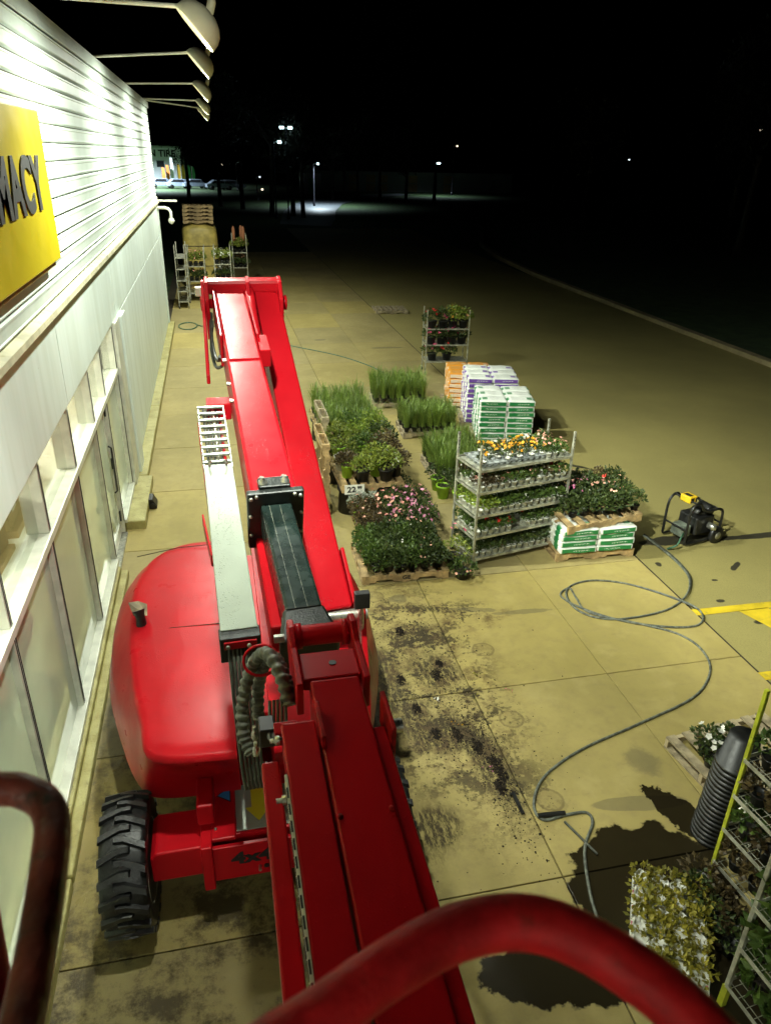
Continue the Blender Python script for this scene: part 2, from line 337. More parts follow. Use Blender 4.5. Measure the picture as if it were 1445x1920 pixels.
# ------------------------------------------------------------------ geometry helpers
class MB:
    def __init__(s): s.v = []; s.f = []; s.sm = []
    def add(s, vs, fs, smooth=False):
        k = len(s.v); s.v += [tuple(q) for q in vs]; s.f += [tuple(i + k for i in q) for q in fs]; s.sm += [smooth] * len(fs); return s
    def box(s, x0, x1, y0, y1, z0, z1):
        return s.add([(x0,y0,z0),(x1,y0,z0),(x1,y1,z0),(x0,y1,z0),(x0,y0,z1),(x1,y0,z1),(x1,y1,z1),(x0,y1,z1)],
                     [(0,3,2,1),(4,5,6,7),(0,1,5,4),(1,2,6,5),(2,3,7,6),(3,0,4,7)])
    def beam(s, p0, p1, w, h, up=(0,0,1), w1=None, h1=None):
        """box whose top centre line runs p0 -> p1"""
        p0 = Vector(p0); p1 = Vector(p1); d = (p1 - p0).normalized(); u = Vector(up); r = d.cross(u).normalized(); u = r.cross(d)
        w1 = w if w1 is None else w1; h1 = h if h1 is None else h1
        vs = []
        for p, ww, hh in ((p0, w, h), (p1, w1, h1)):
            vs += [p - r*ww/2 - u*hh, p + r*ww/2 - u*hh, p + r*ww/2, p - r*ww/2]
        return s.add(vs, [(0,1,2,3),(7,6,5,4),(0,4,5,1),(1,5,6,2),(2,6,7,3),(3,7,4,0)])
    def tube(s, pts, r, n=8, caps=True, rf=None):
        pts = [Vector(p) for p in pts]; k = len(pts); vs = []; fs = []
        d0 = (pts[1]-pts[0]).normalized(); a = Vector((0,0,1)) if abs(d0.z) < .9 else Vector((1,0,0))
        nrm = d0.cross(a).normalized()
        for i, p in enumerate(pts):
            d = (pts[min(i+1,k-1)] - pts[max(i-1,0)]).normalized()
            nrm = (nrm - d*nrm.dot(d)).normalized(); bi = d.cross(nrm)
            rr = rf(i/(k-1)) if rf else r
            for j in range(n):
                t_ = 2*math.pi*j/n; vs.append(p + (nrm*math.cos(t_) + bi*math.sin(t_))*rr)
        for i in range(k-1):
            for j in range(n):
                fs.append((i*n+j, i*n+(j+1)%n, (i+1)*n+(j+1)%n, (i+1)*n+j))
        s.add(vs, fs, True)
        if caps:
            s.add(vs[:n], [tuple(range(n))[::-1]]); s.add(vs[-n:], [tuple(range(n))])
        return s
    def lathe(s, prof, c=(0,0,0), axis='z', n=16, smooth=True, cap=True):
        vs = []; fs = []
        ax = Vector(axis).normalized() if not isinstance(axis, str) else Vector({'x':(1,0,0),'y':(0,1,0),'z':(0,0,1)}[axis])
        q = Vector((0,0,1)).rotation_difference(ax); c = Vector(c)
        for r, z in prof:
            for j in range(n):
                t_ = 2*math.pi*j/n; vs.append(c + q @ Vector((r*math.cos(t_), r*math.sin(t_), z)))
        for i in range(len(prof)-1):
            for j in range(n): fs.append((i*n+j, i*n+(j+1)%n, (i+1)*n+(j+1)%n, (i+1)*n+j))
        s.add(vs, fs, smooth)
        if cap:
            if prof[0][0] > 1e-4: s.add(vs[:n], [tuple(range(n))[::-1]])
            if prof[-1][0] > 1e-4: s.add(vs[-n:], [tuple(range(n))])
        return s
    def prism(s, poly, a0, a1, plane='xz'):
        """2-D polygon pushed along the remaining axis"""
        k = len(poly)
        def P(u, v, a): return {'xz': (u, a, v), 'xy': (u, v, a), 'yz': (a, u, v)}[plane]
        vs = [P(u, v, a0) for u, v in poly] + [P(u, v, a1) for u, v in poly]
        fs = [(i, (i+1)%k, k+(i+1)%k, k+i) for i in range(k)] + [tuple(range(k))[::-1], tuple(range(k, 2*k))]
        return s.add(vs, fs)
    def mesh(s, name, mat):
        me = bpy.data.meshes.new(name); me.from_pydata(s.v, [], s.f); me.update()
        me.polygons.foreach_set('use_smooth', s.sm)
        me.materials.append(MATS[mat] if isinstance(mat, str) else mat); return me
    def build(s, name, mat, parent=None, bevel=0, **tags):
        return put(name, s.mesh(name, mat), parent, bevel=bevel, **tags)
def put(name, me, parent=None, loc=None, rot=None, scale=None, bevel=0, **tags):
    o = bpy.data.objects.new(name, me); COL.objects.link(o)
    if parent: o.parent = parent
    if loc: o.location = loc
    if rot: o.rotation_euler = rot
    if scale: o.scale = scale if isinstance(scale, tuple) else (scale,)*3
    if bevel:
        b_ = o.modifiers.new('bevel', 'BEVEL'); b_.width = bevel; b_.segments = 2; b_.limit_method = 'ANGLE'; b_.angle_limit = R(40)
    for k, v in tags.items(): o['category' if k == 'cat' else k] = v
    return o
def thing(name, label, cat, loc=(0,0,0), rz=0, group=None, rot=None):
    o = bpy.data.objects.new(name, None); COL.objects.link(o); o.empty_display_size = .1
    o.location = loc; o.rotation_euler = rot if rot else (0, 0, rz); o['label'] = label; o['category'] = cat
    if group: o['group'] = group
    return o
def dup(root, parent=None):
    c = root.copy(); COL.objects.link(c)
    if parent: c.parent = parent
    for ch in list(root.children): dup(ch, c)
    return c
def text_mesh(txt, mat, size, ext=.004, sx=1, bold=.0, sp=1):
    cu = bpy.data.curves.new('text', 'FONT'); cu.body = txt; cu.size = size; cu.extrude = ext; cu.offset = bold; cu.space_character = sp
    o = bpy.data.objects.new('text', cu); COL.objects.link(o); bpy.context.view_layer.update()
    me = bpy.data.meshes.new_from_object(o.evaluated_get(bpy.context.evaluated_depsgraph_get()))
    bpy.data.objects.remove(o); bpy.data.curves.remove(cu)
    for v in me.vertices: v.co.x *= sx
    me.materials.clear(); me.materials.append(MATS[mat]); return me
def crom(pts, n=6, closed=False):
    P = [Vector(p) for p in pts]; k = len(P); out = []
    for i in range(k if closed else k-1):
        a = P[(i-1)%k] if closed or i > 0 else P[0]; b_ = P[i]; c_ = P[(i+1)%k]; d = P[(i+2)%k] if closed or i+2 < k else P[-1]
        for j in range(n):
            u = j/n; out.append(.5*((2*b_) + (c_-a)*u + (2*a-5*b_+4*c_-d)*u*u + (3*b_-a-3*c_+d)*u**3))
    if not closed: out.append(P[-1])
    return out

# ================================================================== SETTING
XW = -1.62            # plane of the shop wall
g = MB(); g.add([(-900,-400,-.09),(1200,-400,-.09),(1200,1500,-.09),(-900,1500,-.09)], [(0,1,2,3)])
g.build('ground', 'lawn', kind='structure')
g = MB(); g.add([(5.75,-30,-.03),(15.6,-30,-.03),(15.6,62,-.03),(5.75,62,-.03)], [(0,1,2,3)]); g.build('car_park', 'asphalt', kind='structure')
pave = MB().box(XW-.3, 5.845, -14, 46, -.30, -.028).build('pavement', 'gap_dark', kind='structure')
colx = [-1.62, .62, 2.42, 4.05, 5.80]
for ci in range(4):
    x0, x1 = colx[ci], colx[ci+1]
    ys = []
    y = -13.0 + (1.5 if ci == 0 else 0)
    base_y = {0: 3.7 - 2.1*8, 1: 3.7 - 2.37*7, 2: 3.7 - 2.37*7, 3: 3.7 - 2.37*7}[ci]
    stp = 2.1 if ci == 0 else 2.37
    y = base_y
    while y < 45: ys.append(y); y += stp
    for y in ys:
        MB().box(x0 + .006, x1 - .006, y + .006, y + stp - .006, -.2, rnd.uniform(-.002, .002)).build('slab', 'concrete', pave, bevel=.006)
# long kerb of the car park, bending away far off
kp = [(15.6, y, 0) for y in range(-30, 30, 6)] + [(15.75, 36, 0), (16.3, 43, 0), (17.6, 50, 0), (20, 57, 0)]
k = MB()
kerb = k.box(15.6, 15.9, -30, -29.9, -.3, .10).build('car_park_kerb', 'kerb_pale', kind='structure')
for i in range(len(kp)-1):
    a, b_ = Vector(kp[i]), Vector(kp[i+1]); d = (b_-a).normalized()*.008
    MB().beam(a+d+Vector((.15,0,.11)), b_-d+Vector((.15,0,.11)), .30, .4).build('kerb_stone', 'kerb_pale', kerb, bevel=.02)
# kerb at the foot of the shop wall (broken by the door)
wk = MB().box(XW-.28, -1.56, -14, 9.35, -.2, .135).build('wall_kerb', 'kerb_mossy', kind='structure', bevel=.02)
y = 9.35
for y0, y1, x1 in ((10.72, 12.55, -1.33), (12.58, 16.6, -1.42), (16.62, 20.8, -1.42), (20.82, 25.9, -1.42)):
    MB().box(XW-.28, x1, y0, y1, -.2, .145).build('kerb_stone', 'kerb_mossy', wk, bevel=.025)
for y0, y1 in ((-6, 1.0), (1.02, 4.4), (4.42, 9.30)):
    MB().box(-1.558, -1.46, y0, y1, -.2, .10).build('kerb_stone', 'kerb_mossy', wk, bevel=.02)
# yellow paint on the asphalt
yl = MB()
for q in ([(5.80,7.12),(9.6,7.06),(9.6,6.92),(5.80,6.98)], [(5.80,5.78),(9.6,5.75),(9.6,5.61),(5.80,5.64)], [(6.42,6.98),(6.86,6.98),(7.35,5.78),(6.90,5.78)], [(7.75,6.96),(8.18,6.95),(8.68,5.77),(8.24,5.77)]):
    yl.add([(x, y, -.024) for x, y in q], [(3,2,1,0)])
yl.build('parking_marking', 'line_yellow', kind='structure')

# ------------------------------------------------------------------ the shop
shop = thing('shop_building', 'long white shop wall with ribbed metal siding above fascia panels and windows', 'building', (XW, 5, 0))
def sp(mb, name, mat, parent=None, bevel=0, **kw):
    o = mb.build(name, mat, parent or shop, bevel=bevel, **kw)
    if not parent: o.matrix_parent_inverse = Matrix.Translation((XW, 5, 0)).inverted()
    return o
Y0, Y1 = -13.0, 25.7
sp(MB().box(-9, XW-.001, Y0, Y1, 3.80, 6.42), 'upper_wall', 'gap_dark')
sp(MB().box(-9, -8.9, Y0, Y1, 0, 3.8), 'back_wall', 'interior_wall')
sp(MB().box(-8.9, XW-.24, Y1-.1, Y1-.001, 0, 3.8), 'end_wall', 'siding')
sp(MB().box(-9, XW, Y0, Y0+.1, 0, 3.8), 'near_end_wall', 'siding')
sp(MB().box(-8.9, -1.88, Y0+.1, Y1-.1, .02, .06), 'floor', 'interior_floor')
sp(MB().box(-8.9, -1.76, Y0+.1, Y1-.1, 3.5, 3.56), 'ceiling', 'interior_wall')
pitch = .178
for i in range(14):
    z = 3.925 + i*pitch
    prof = [(XW, z), (XW+.028, z+.012), (XW+.034, z+.02), (XW+.034, z+.030), (XW+.026, z+.036), (XW+.026, z+.128), (XW+.034, z+.134), (XW+.034, z+.152), (XW+.004, z+.166), (XW, z+.166)]
    sp(MB().prism(prof, Y0, Y1+.03), 'siding_plank', 'siding')
ys = [Y0, -10.6, -8.1, -5.6, -3.1, -.6, 1.9, 4.4, 6.9, 9.42, 11.98, 14.52, 17.05, 19.6, 22.1, 24.2, Y1+.08]
for a, b_ in zip(ys, ys[1:]):
    sp(MB().prism([(XW-.35, 6.44), (XW-.35, 6.52), (XW+.07, 6.56), (XW+.075, 6.40), (XW+.05, 6.40), (XW+.05, 6.44)], a+.004, b_-.004), 'coping', 'siding')
sp(MB().prism([(XW, 3.915), (XW+.10, 3.890), (XW+.105, 3.835), (XW+.05, 3.832), (XW+.05, 3.805), (XW, 3.805)], Y0, Y1+.06), 'ledge', 'ledge_dirty')
seams = [Y0, -6.1, -1.4, 3.3, 7.97, 12.65, 17.35, 22.0, Y1+.02]
for a, b_ in zip(seams, seams[1:]):
    sp(MB().box(XW-.14, XW+.02, a+.005, b_-.005, 2.875, 3.80), 'fascia_panel', 'panel', bevel=.006)
sp(MB().box(XW-.20, XW-.141, Y0, Y1, 2.86, 3.80), 'fascia_backing', 'gap_dark')
lows = [13.25, 15.3, 17.35, 19.7, 22.0, 23.9, Y1+.01]
for a, b_ in zip(lows, lows[1:]):
    sp(MB().box(XW-.14, XW+.012, a+.004, b_-.004, .15, 2.845), 'wall_panel', 'panel', bevel=.006)
sp(MB().box(XW-.24, XW-.142, 12.4, Y1, .12, 2.86), 'panel_backing', 'gap_dark')
sp(MB().box(XW-.12, XW+.10, 12.72, 13.24, .10, 2.87), 'pier', 'panel', bevel=.01)
sp(MB().box(XW-.12, XW+.06, 12.15, 12.70, .14, 2.87), 'jamb_casing', 'frame_metal', bevel=.01)
sp(MB().box(XW+.0, XW+.06, Y1-.05, Y1+.045, .15, 3.80), 'corner_trim', 'siding', bevel=.006)
# glazed front: mullions, transom with a deep sill, panes
mull = [-4.2, -2.7, -1.2, .3, 1.83, 3.36, 4.90, 6.42, 7.97, 9.48, 10.62, 12.13]
XG = XW-.10
sp(MB().box(XW-.17, XW+.015, mull[0], 12.15, 2.09, 2.17), 'transom', 'frame_metal', bevel=.008)
sp(MB().box(XW-.62, XW-.171, mull[0], 12.15, 2.075, 2.11), 'sill_shelf', 'interior_wall', bevel=.008)
sp(MB().box(XW-.17, XW-.01, mull[0], 12.15, 2.83, 2.874), 'head_rail', 'frame_metal')
for a, b_ in ((mull[0], 9.44), (10.68, 12.15)):
    sp(MB().box(XW-.17, XW+.03, a, b_, .136, .20), 'bottom_rail', 'frame_metal', bevel=.008)
for y in mull:
    f_ = sp(MB().box(XW-.20, XW-.005, y-.036, y+.036, 2.17, 2.83), 'mullion', 'frame_metal', bevel=.006)
    sp(MB().box(XW-.006, XW-.001, y-.018, y-.010, 2.18, 2.82).box(XW-.006, XW-.001, y+.010, y+.018, 2.18, 2.82), 'gasket', 'gasket', f_)
    f_ = sp(MB().box(XW-.15, XW-.005, y-.040, y+.040, .14 if y not in (9.48, 10.62) else .03, 2.09), 'mullion', 'frame_metal', bevel=.006)
    sp(MB().box(XW-.006, XW+.0, y-.020, y-.011, .21, 2.08).box(XW-.006, XW+.0, y+.011, y+.020, .21, 2.08), 'gasket', 'gasket', f_)
for a, b_ in zip(mull, mull[1:]):
    sp(MB().box(XG-.004, XG+.004, a+.037, b_-.037, 2.171, 2.829), 'pane', 'glass')
    if a != 9.48:
        sp(MB().box(XG+.03, XG+.038, a+.041, b_-.041, .205, 2.089), 'pane', 'glass_film')
d = sp(MB().box(XG+.0, XG+.05, 9.53, 9.60, .05, 2.08).box(XG, XG+.05, 10.50, 10.57, .05, 2.08).box(XG, XG+.05, 9.601, 10.499, .05, .22).box(XG, XG+.05, 9.601, 10.499, 2.0, 2.08), 'door', 'frame_metal', bevel=.004)
sp(MB().box(XG+.02, XG+.028, 9.601, 10.499, .221, 1.999), 'pane', 'glass_film', d)
sp(MB().tube([(XG+.05,10.46,.75),(XG+.09,10.46,.78),(XG+.09,10.46,1.45),(XG+.05,10.46,1.48)], .014), 'handle', 'black_plastic', d)
for z in (.25, 1.1, 1.9): sp(MB().box(XG+.05, XG+.075, 10.52, 10.56, z, z+.16), 'hinge', 'black_plastic', d)
sp(MB().box(XW-.16, XW+.03, 9.50, 10.60, 0.0, .03), 'threshold', 'steel', d)
# interior lights (seen through the high windows)
for y in (2.2, 5.6, 9.0, 12.4):
    fx = thing('ceiling_light', 'flat glowing ceiling panel inside the shop behind the high windows', 'light', (-3.9, y, 3.49), group='ceiling panels inside the shop')
    MB().box(-.35, .35, -.62, .62, -.05, 0).build('housing', 'frame_metal', fx)
    MB().box(-.31, .31, -.58, .58, -.056, -.051).build('diffuser', 'ceiling_glow', fx)
# cardboard cartons stacked behind the glass
bx = [(-2.15, 4.25, 0.06, .60, .62, .74), (-2.15, 4.25, .80, .60, .62, .70), (-2.15, 4.22, 1.50, .60, .60, .66), (-2.17, 4.25, 2.16, .52, .58, .46),
      (-2.16, 5.05, .06, .6, .7, .72), (-2.16, 5.05, .78, .6, .7, .7), (-2.16, 5.05, 1.48, .6, .7, .70), (-2.2, 5.0, 2.18, .55, .62, .30),
      (-2.2, 5.75, .06, .56, .6, .9), (-2.2, 5.75, .96, .56, .6, .8), (-2.2, 5.75, 1.76, .5, .52, .45), (-2.95, 5.5, .06, .6, .8, 1.2), (-2.95, 5.5, 1.26, .6, .8, 1.1)]
bl = ['at floor level', 'second up', 'third up', 'on top']
for i, (x, y, z, a, b_, h) in enumerate(bx):
    lab = ['brown carton under the stack nearest the basket', 'brown carton second up in the stack nearest the basket', 'brown carton third up in the stack nearest the basket', 'brown carton topping the stack nearest the basket',
           'brown carton at the foot of the middle stack indoors', 'brown carton second up in the middle stack indoors', 'brown carton level with the sill in the middle stack', 'low open brown carton topping the middle stack indoors',
           'tall brown carton at the foot of the stack by the far mullion', 'brown carton second up in the stack by the far mullion', 'small brown carton with white label topping the stack by the far mullion', 'large brown carton on the shop floor behind the stacks', 'large brown carton upper of two behind the stacks'][i]
    c_ = thing('cardboard_box', lab, 'box', (x-.05, y+1.75, z), rnd.uniform(-.06, .06), 'cartons stacked behind the shop window')
    MB().box(-a/2, a/2, -b_/2, b_/2, .002, h-.002).build('carton', 'cardboard', c_, bevel=.006)
    MB().box(-.03, .03, -b_/2-.003, b_/2+.003, h-.10, h+.001).build('tape', 'tape', c_)
    MB().box(a/2, a/2+.002, -.12, .06, h*.35, h*.65).build('paper_label', 'paper', c_)
    if i in (7, 10):
        MB().add([(-a/2,-b_/2,h),(a/2,-b_/2,h),(a/2-.02,-b_/2-.12,h+.14),(-a/2+.02,-b_/2-.12,h+.14)], [(0,1,2,3)]).add([(-a/2,b_/2,h),(a/2,b_/2,h),(a/2,b_/2+.16,h+.05),(-a/2,b_/2+.16,h+.05)], [(0,1,2,3)]).build('flap', 'cardboard', c_)

# yellow sign box
sg = thing('shop_sign', 'bright yellow box sign with dark capital letters on the siding', 'sign', (XW, 5, 4.3))
def gp(mb, name, mat, bevel=0, parent=None):
    o = mb.build(name, mat, parent or sg, bevel=bevel); o.matrix_parent_inverse = Matrix.Translation((XW, 5, 4.3)).inverted(); return o
gp(MB().box(-1.572, -1.462, .55, 8.12, 4.32, 5.60), 'panel', 'sign_yellow', .012)
gp(MB().box(-1.585, -1.50,   .6, 8.02, 4.27, 4.318), 'bracket_rail', 'sign_edge')
tm = text_mesh('PHARMACY', 'sign_letter', .58, .006, 1.0, .022, 1.08)
xs = [v.co.x for v in tm.vertices]; zs = [v.co.y for v in tm.vertices]
sx = 3.25/(max(xs)-min(xs))
for v in tm.vertices: v.co = ((v.co.x-min(xs))*sx, v.co.y-min(zs), v.co.z)
lt = put('lettering', tm, sg); lt.matrix_parent_inverse = Matrix.Identity(4)
lt.rotation_euler = (R(90), 0, R(90)); lt.location = (-1.454-XW, 4.50-5, 4.79-4.3)

# ------------------------------------------------------------------ sign lamps on long arms
def sign_lamp(y, label, hx=0.0, hz=6.40, ay=None, watts=None, aim=(-.22, 0, -.97), cone=176, blend=.8, added_spots=()):
    ay = y if ay is None else ay; watts = LAMP_W if watts is None else watts
    L = thing('sign_lamp', label, 'wall lamp', (XW, ay, 6.56), group='sign lamps along the top of the shop wall')
    o = Vector((XW, ay, 6.56)); head = Vector((hx, y, hz)) - o
    n = Vector((-.74, 0, -.67)).normalized(); back = head - n*.15
    MB().tube([(-.02, 0, .0), (.03, 0, .03), (back.x-.06, back.y, back.z+.07), (back.x+.02, back.y, back.z+.05)], .021, 8).build('arm', 'arm_white', L)
    MB().lathe([(.05, 0), (.05, .02), (.03, .03)], (-.01, 0, 0), 'z', 10).build('wall_plate', 'arm_white', L)
    MB().lathe([(.0, -.01), (.042, 0), (.042, .10), (.03, .13), (0, .13)], tuple(back + Vector((.03, 0, .03))), tuple(-n*.5 + Vector((0,0,.8))), 10).build('knuckle', 'lamp_shell', L)
    prof = [(.012, -.205), (.09, -.195), (.16, -.165), (.215, -.115), (.243, -.055), (.25, 0), (.25, .022), (.238, .022), (.238, 0), (.20, -.105), (.14, -.15), (.012, -.19)]
    MB().lathe(prof, tuple(head), tuple(n), 28, True, False).build('shade', 'lamp_shell', L)
    MB().lathe([(0, -.055), (.04, -.04), (.055, 0), (.04, .04), (0, .055)], tuple(head - n*.065), tuple(n), 12).build('bulb', 'bulb' if watts else 'pot_white', L)
    if not watts: return
    for w_, am, cn, bl_ in ((watts, aim, cone, blend),) + tuple(added_spots):      # main beam, then spots added to brighten ground, hood and lamp heads
        li = bpy.data.lights.new('sign_and_added_spot', 'SPOT'); li.energy = w_; li.color = LAMP; li.spot_size = R(cn); li.spot_blend = bl_; li.shadow_soft_size = .09
        lo = bpy.data.objects.new('sign_and_added_spot', li); COL.objects.link(lo); lo.parent = L
        lo.location = head + n*.12; lo.rotation_euler = Vector(am).to_track_quat('-Z', 'Y').to_euler()
for i, (y, lb) in enumerate(((8.9, 'cream half-dome lamp at the end of its arm right above the yellow sign'), (14.1, 'cream half-dome lamp second along from the yellow sign'), (19.3, 'cream half-dome lamp third along from the yellow sign'), (24.6, 'small cream half-dome lamp just before the far corner of the wall'))):
    sign_lamp(y, lb, hz=(6.40, 6.55, 6.48, 6.42)[i], added_spots=((2300, (.84, .1, -.52), 72, 1.0),) if i < 2 else ())
sign_lamp(27.6, 'last cream half-dome lamp reaching past the far corner of the wall', hz=6.36, ay=25.4)
sign_lamp(3.7, 'cream half-dome lamp over the near end of the yellow sign', watts=620, aim=(-.82, 0, -.57), cone=112, added_spots=((1450, (.58, .47, -.66), 92, .7), (5200, (.80, .40, -.44), 62, 1.0), (700, (-.10, .22, -.97), 62, .8), (320, (0, 1, -.02), 18, .8)))  # extra spots added for slabs, asphalt, hood and heads, aimed past the jib
sign_lamp(-1.5, 'cream half-dome lamp on the wall just behind the basket', watts=480, aim=(-.82, 0, -.57), cone=112)
sign_lamp(-6.7, 'lit cream half-dome lamp farther back along the wall behind the basket')
sign_lamp(-11.9, 'lit cream half-dome lamp at the back end of the wall')
# corner fittings: stub pipe and small dome
wl = thing('wall_fitting', 'pale bent pipe with round dome on the far wall corner', 'lamp', (-1.6, 25.6, 3.7))
MB().tube([(0,.05,-.02),(.22,.05,-.02),(.34,.05,-.05),(.40,.05,-.14),(.40,.05,-.30)], .045, 8).build('pipe', 'arm_white', wl)
MB().lathe([(0,-.14),(.07,-.10),(.10,-.03),(.07,.03),(.04,.05)], (.40,.05,-.36), 'z', 12).build('dome', 'arm_white', wl)
MB().box(-.02, .62, .02, .12, .16, .21).box(-.02, .04, .02, .12, .0, .3).build('bracket', 'arm_white', wl)
sh = thing('drain_shoe', 'small black downpipe shoe lying against the wall kerb', 'pipe', (-1.27, 11.55, 0))
MB().prism([(-.06,.0),(.06,.0),(.06,.05),(.0,.17),(-.06,.17)], -.13, .13).build('body', 'black_plastic', sh, bevel=.01)
MB().tube([(0,-.13,.06),(0,-.16,.06)], .045, 8).build('mouth', 'rubber', sh)

# ================================================================== BOOM LIFT
lift = thing('boom_lift', 'red articulating boom lift with its arms folded back over the turntable', 'boom lift', (0, 5.7, 0))
LI = Matrix.Translation((0, 5.7, 0)).inverted()
def lp(mb, name, mat, parent=None, bevel=0, **kw):
    o = mb.build(name, mat, parent or lift, bevel=bevel, **kw)
    if not parent: o.matrix_parent_inverse = LI
    return o
# chassis and axles
ch = lp(MB().box(-.34, .40, 4.0, 7.5, .42, .74), 'chassis', 'red_plain', bevel=.012)
lp(MB().box(-.41, -.33, 3.86, 4.95, .36, .80), 'chassis_flange', 'red_plain', bevel=.01)
lp(MB().box(.39, .47, 3.86, 4.95, .36, .80), 'chassis_flange', 'red_plain', bevel=.01)
fpn = lp(MB().box(-.329, .389, 3.90, 3.935, .40, .735), 'front_panel', 'red_plain', bevel=.006)
tm = text_mesh('4x4', 'print_black', .16, .002, 1.25, .006)
o = put('marking', tm, lift, rot=(R(90), 0, 0)); o.location = (-.20, 3.896-5.7, .555); 
lp(MB().lathe([(.012,0),(.012,.05)], (-.0,3.90,.49), (0,-1,.2), 8), 'bolt', 'steel')
lp(MB().lathe([(.02,0),(.02,.008)], (.05,3.90,.485), (0,-1,0), 10), 'bolt_hole', 'black_plastic')
lp(MB().box(-.15, .30, 4.02, 4.46, .742, .752), 'tread_plate', 'tray_metal', bevel=.003)
ar = [(-.02,4.20),(.02,4.20),(.02,4.34),(.10,4.34),(.10,4.20),(.14,4.20),(.06,4.07)]
lp(MB().add([(x-.01, y, .7555) for x, y in ((-.02,4.40),(.08,4.40),(.08,4.22),(.13,4.22),(.03,4.08),(-.07,4.22),(-.02,4.22))], [(6,5,4,3,2,1,0)]), 'arrow_decal', 'decal_yellow')
lp(MB().box(-.04, .08, 4.50, 4.58, .7405, .745), 'paper_label', 'paper')
lp(MB().box(-.332, -.155, 3.93, 4.72, .765, .80), 'step_plate', 'red_plain', bevel=.008)
lp(MB().add([(-.182,4.415,.802),(-.182,4.255,.802),(-.292,4.335,.802)], [(2,1,0)]), 'triangle_backing', 'print_black')
lp(MB().add([(-.19,4.40,.805),(-.19,4.27,.805),(-.28,4.335,.805)], [(2,1,0)]), 'triangle_decal', 'decal_blue')
for (x, y) in ((-.30, 4.66), (-.30, 4.02), (-.20, 4.66)): lp(MB().lathe([(.012,0),(.012,.01),(.006,.016)], (x,y,.80), 'z', 8), 'bolt', 'steel')
for s_ in (-1, 1):
    cx = .03
    lp(MB().prism([(cx+s_*.37,.46),(cx+s_*.80,.46),(cx+s_*.80,.70),(cx+s_*.76,.745),(cx+s_*.37,.745)], 3.93, 4.30), 'axle', 'red_plain', bevel=.014)
    lp(MB().prism([(cx+s_*.37,.46),(cx+s_*.80,.46),(cx+s_*.80,.70),(cx+s_*.76,.745),(cx+s_*.37,.745)], 6.45, 6.82), 'axle', 'red_plain', bevel=.014)
tyre_prof = [(.30,-.15),(.40,-.165),(.455,-.155),(.468,-.12),(.474,0),(.468,.12),(.455,.155),(.40,.165),(.30,.15)]
lugm = MB()
lug = MB().add([(-.165,-.045,.455),(-.02,.020,.466),(-.02,.068,.466),(-.165,.010,.455),(-.160,-.040,.494),(-.015,.024,.502),(-.015,.060,.502),(-.160,.004,.494)],
   [(0,3,2,1),(4,5,6,7),(0,1,5,4),(1,2,6,5),(2,3,7,6),(3,0,4,7)])
lug.add([(-.02,.020,.466),(.06,.020,.467),(.06,.068,.467),(-.02,.068,.466),(-.015,.024,.502),(.05,.026,.503),(.05,.060,.503),(-.015,.060,.502)], [(0,3,2,1),(4,5,6,7),(0,1,5,4),(1,2,6,5),(2,3,7,6),(3,0,4,7)])
lugme = lug.mesh('tread_lug', 'rubber')
for wx, wy in ((-.935, 4.11), (.995, 4.11), (-.935, 6.63), (.995, 6.63)):
    wh = MB().lathe(tyre_prof, (0,0,0), 'x', 36).mesh('wheel', 'rubber')
    wo = put('wheel', wh, lift, loc=(wx, wy-5.7, .50))
    sgn = 1 if wx < 0 else -1
    MB().lathe([(.0,.10),(.10,.10),(.11,.06),(.24,.05),(.29,.10),(.30,.15),(.302,.152),(.302,-.152),(.28,-.10),(0,-.10)], (0,0,0), (sgn,0,0), 24).build('rim', 'arm_white', wo)
    if wy < 5:
        for i in range(20):
            a = 2*math.pi*i/20
            put('tread_lug', lugme, wo, rot=(a, 0, 0)); q = put('tread_lug', lugme, wo, rot=(a+math.pi/20, 0, 0)); q.scale = (-1, 1, 1)
# turntable
lp(MB().lathe([(.55,.74),(.55,.86),(.62,.86),(.62,.93)], (.05,5.8,0), 'z', 40), 'slew_ring', 'black_paint')
lp(MB().box(-.42, .55, 4.75, 7.2, .93, 1.02), 'turntable_deck', 'red_plain', bevel=.015)
lp(MB().box(-.08, .22, 4.55, 7.1, 1.02, 1.38), 'turntable_frame', 'red_plain', bevel=.015)
lp(MB().box(-.42, -.30, 4.02, 4.75, .86, 1.05), 'deck_arm', 'red_plain', bevel=.015)
midL = [(-.10,7.55),(-.6,7.55),(-.98,7.35),(-1.16,6.98),(-1.205,6.35),(-1.165,5.72),(-1.01,5.02),(-.86,4.55),(-.68,4.32),(-.10,4.28)]
topL = [(-.10,7.28),(-.55,7.24),(-.83,6.98),(-.97,6.50),(-.975,6.05),(-.955,5.60),(-.885,5.00),(-.785,4.48),(-.665,4.07),(-.10,3.985)]
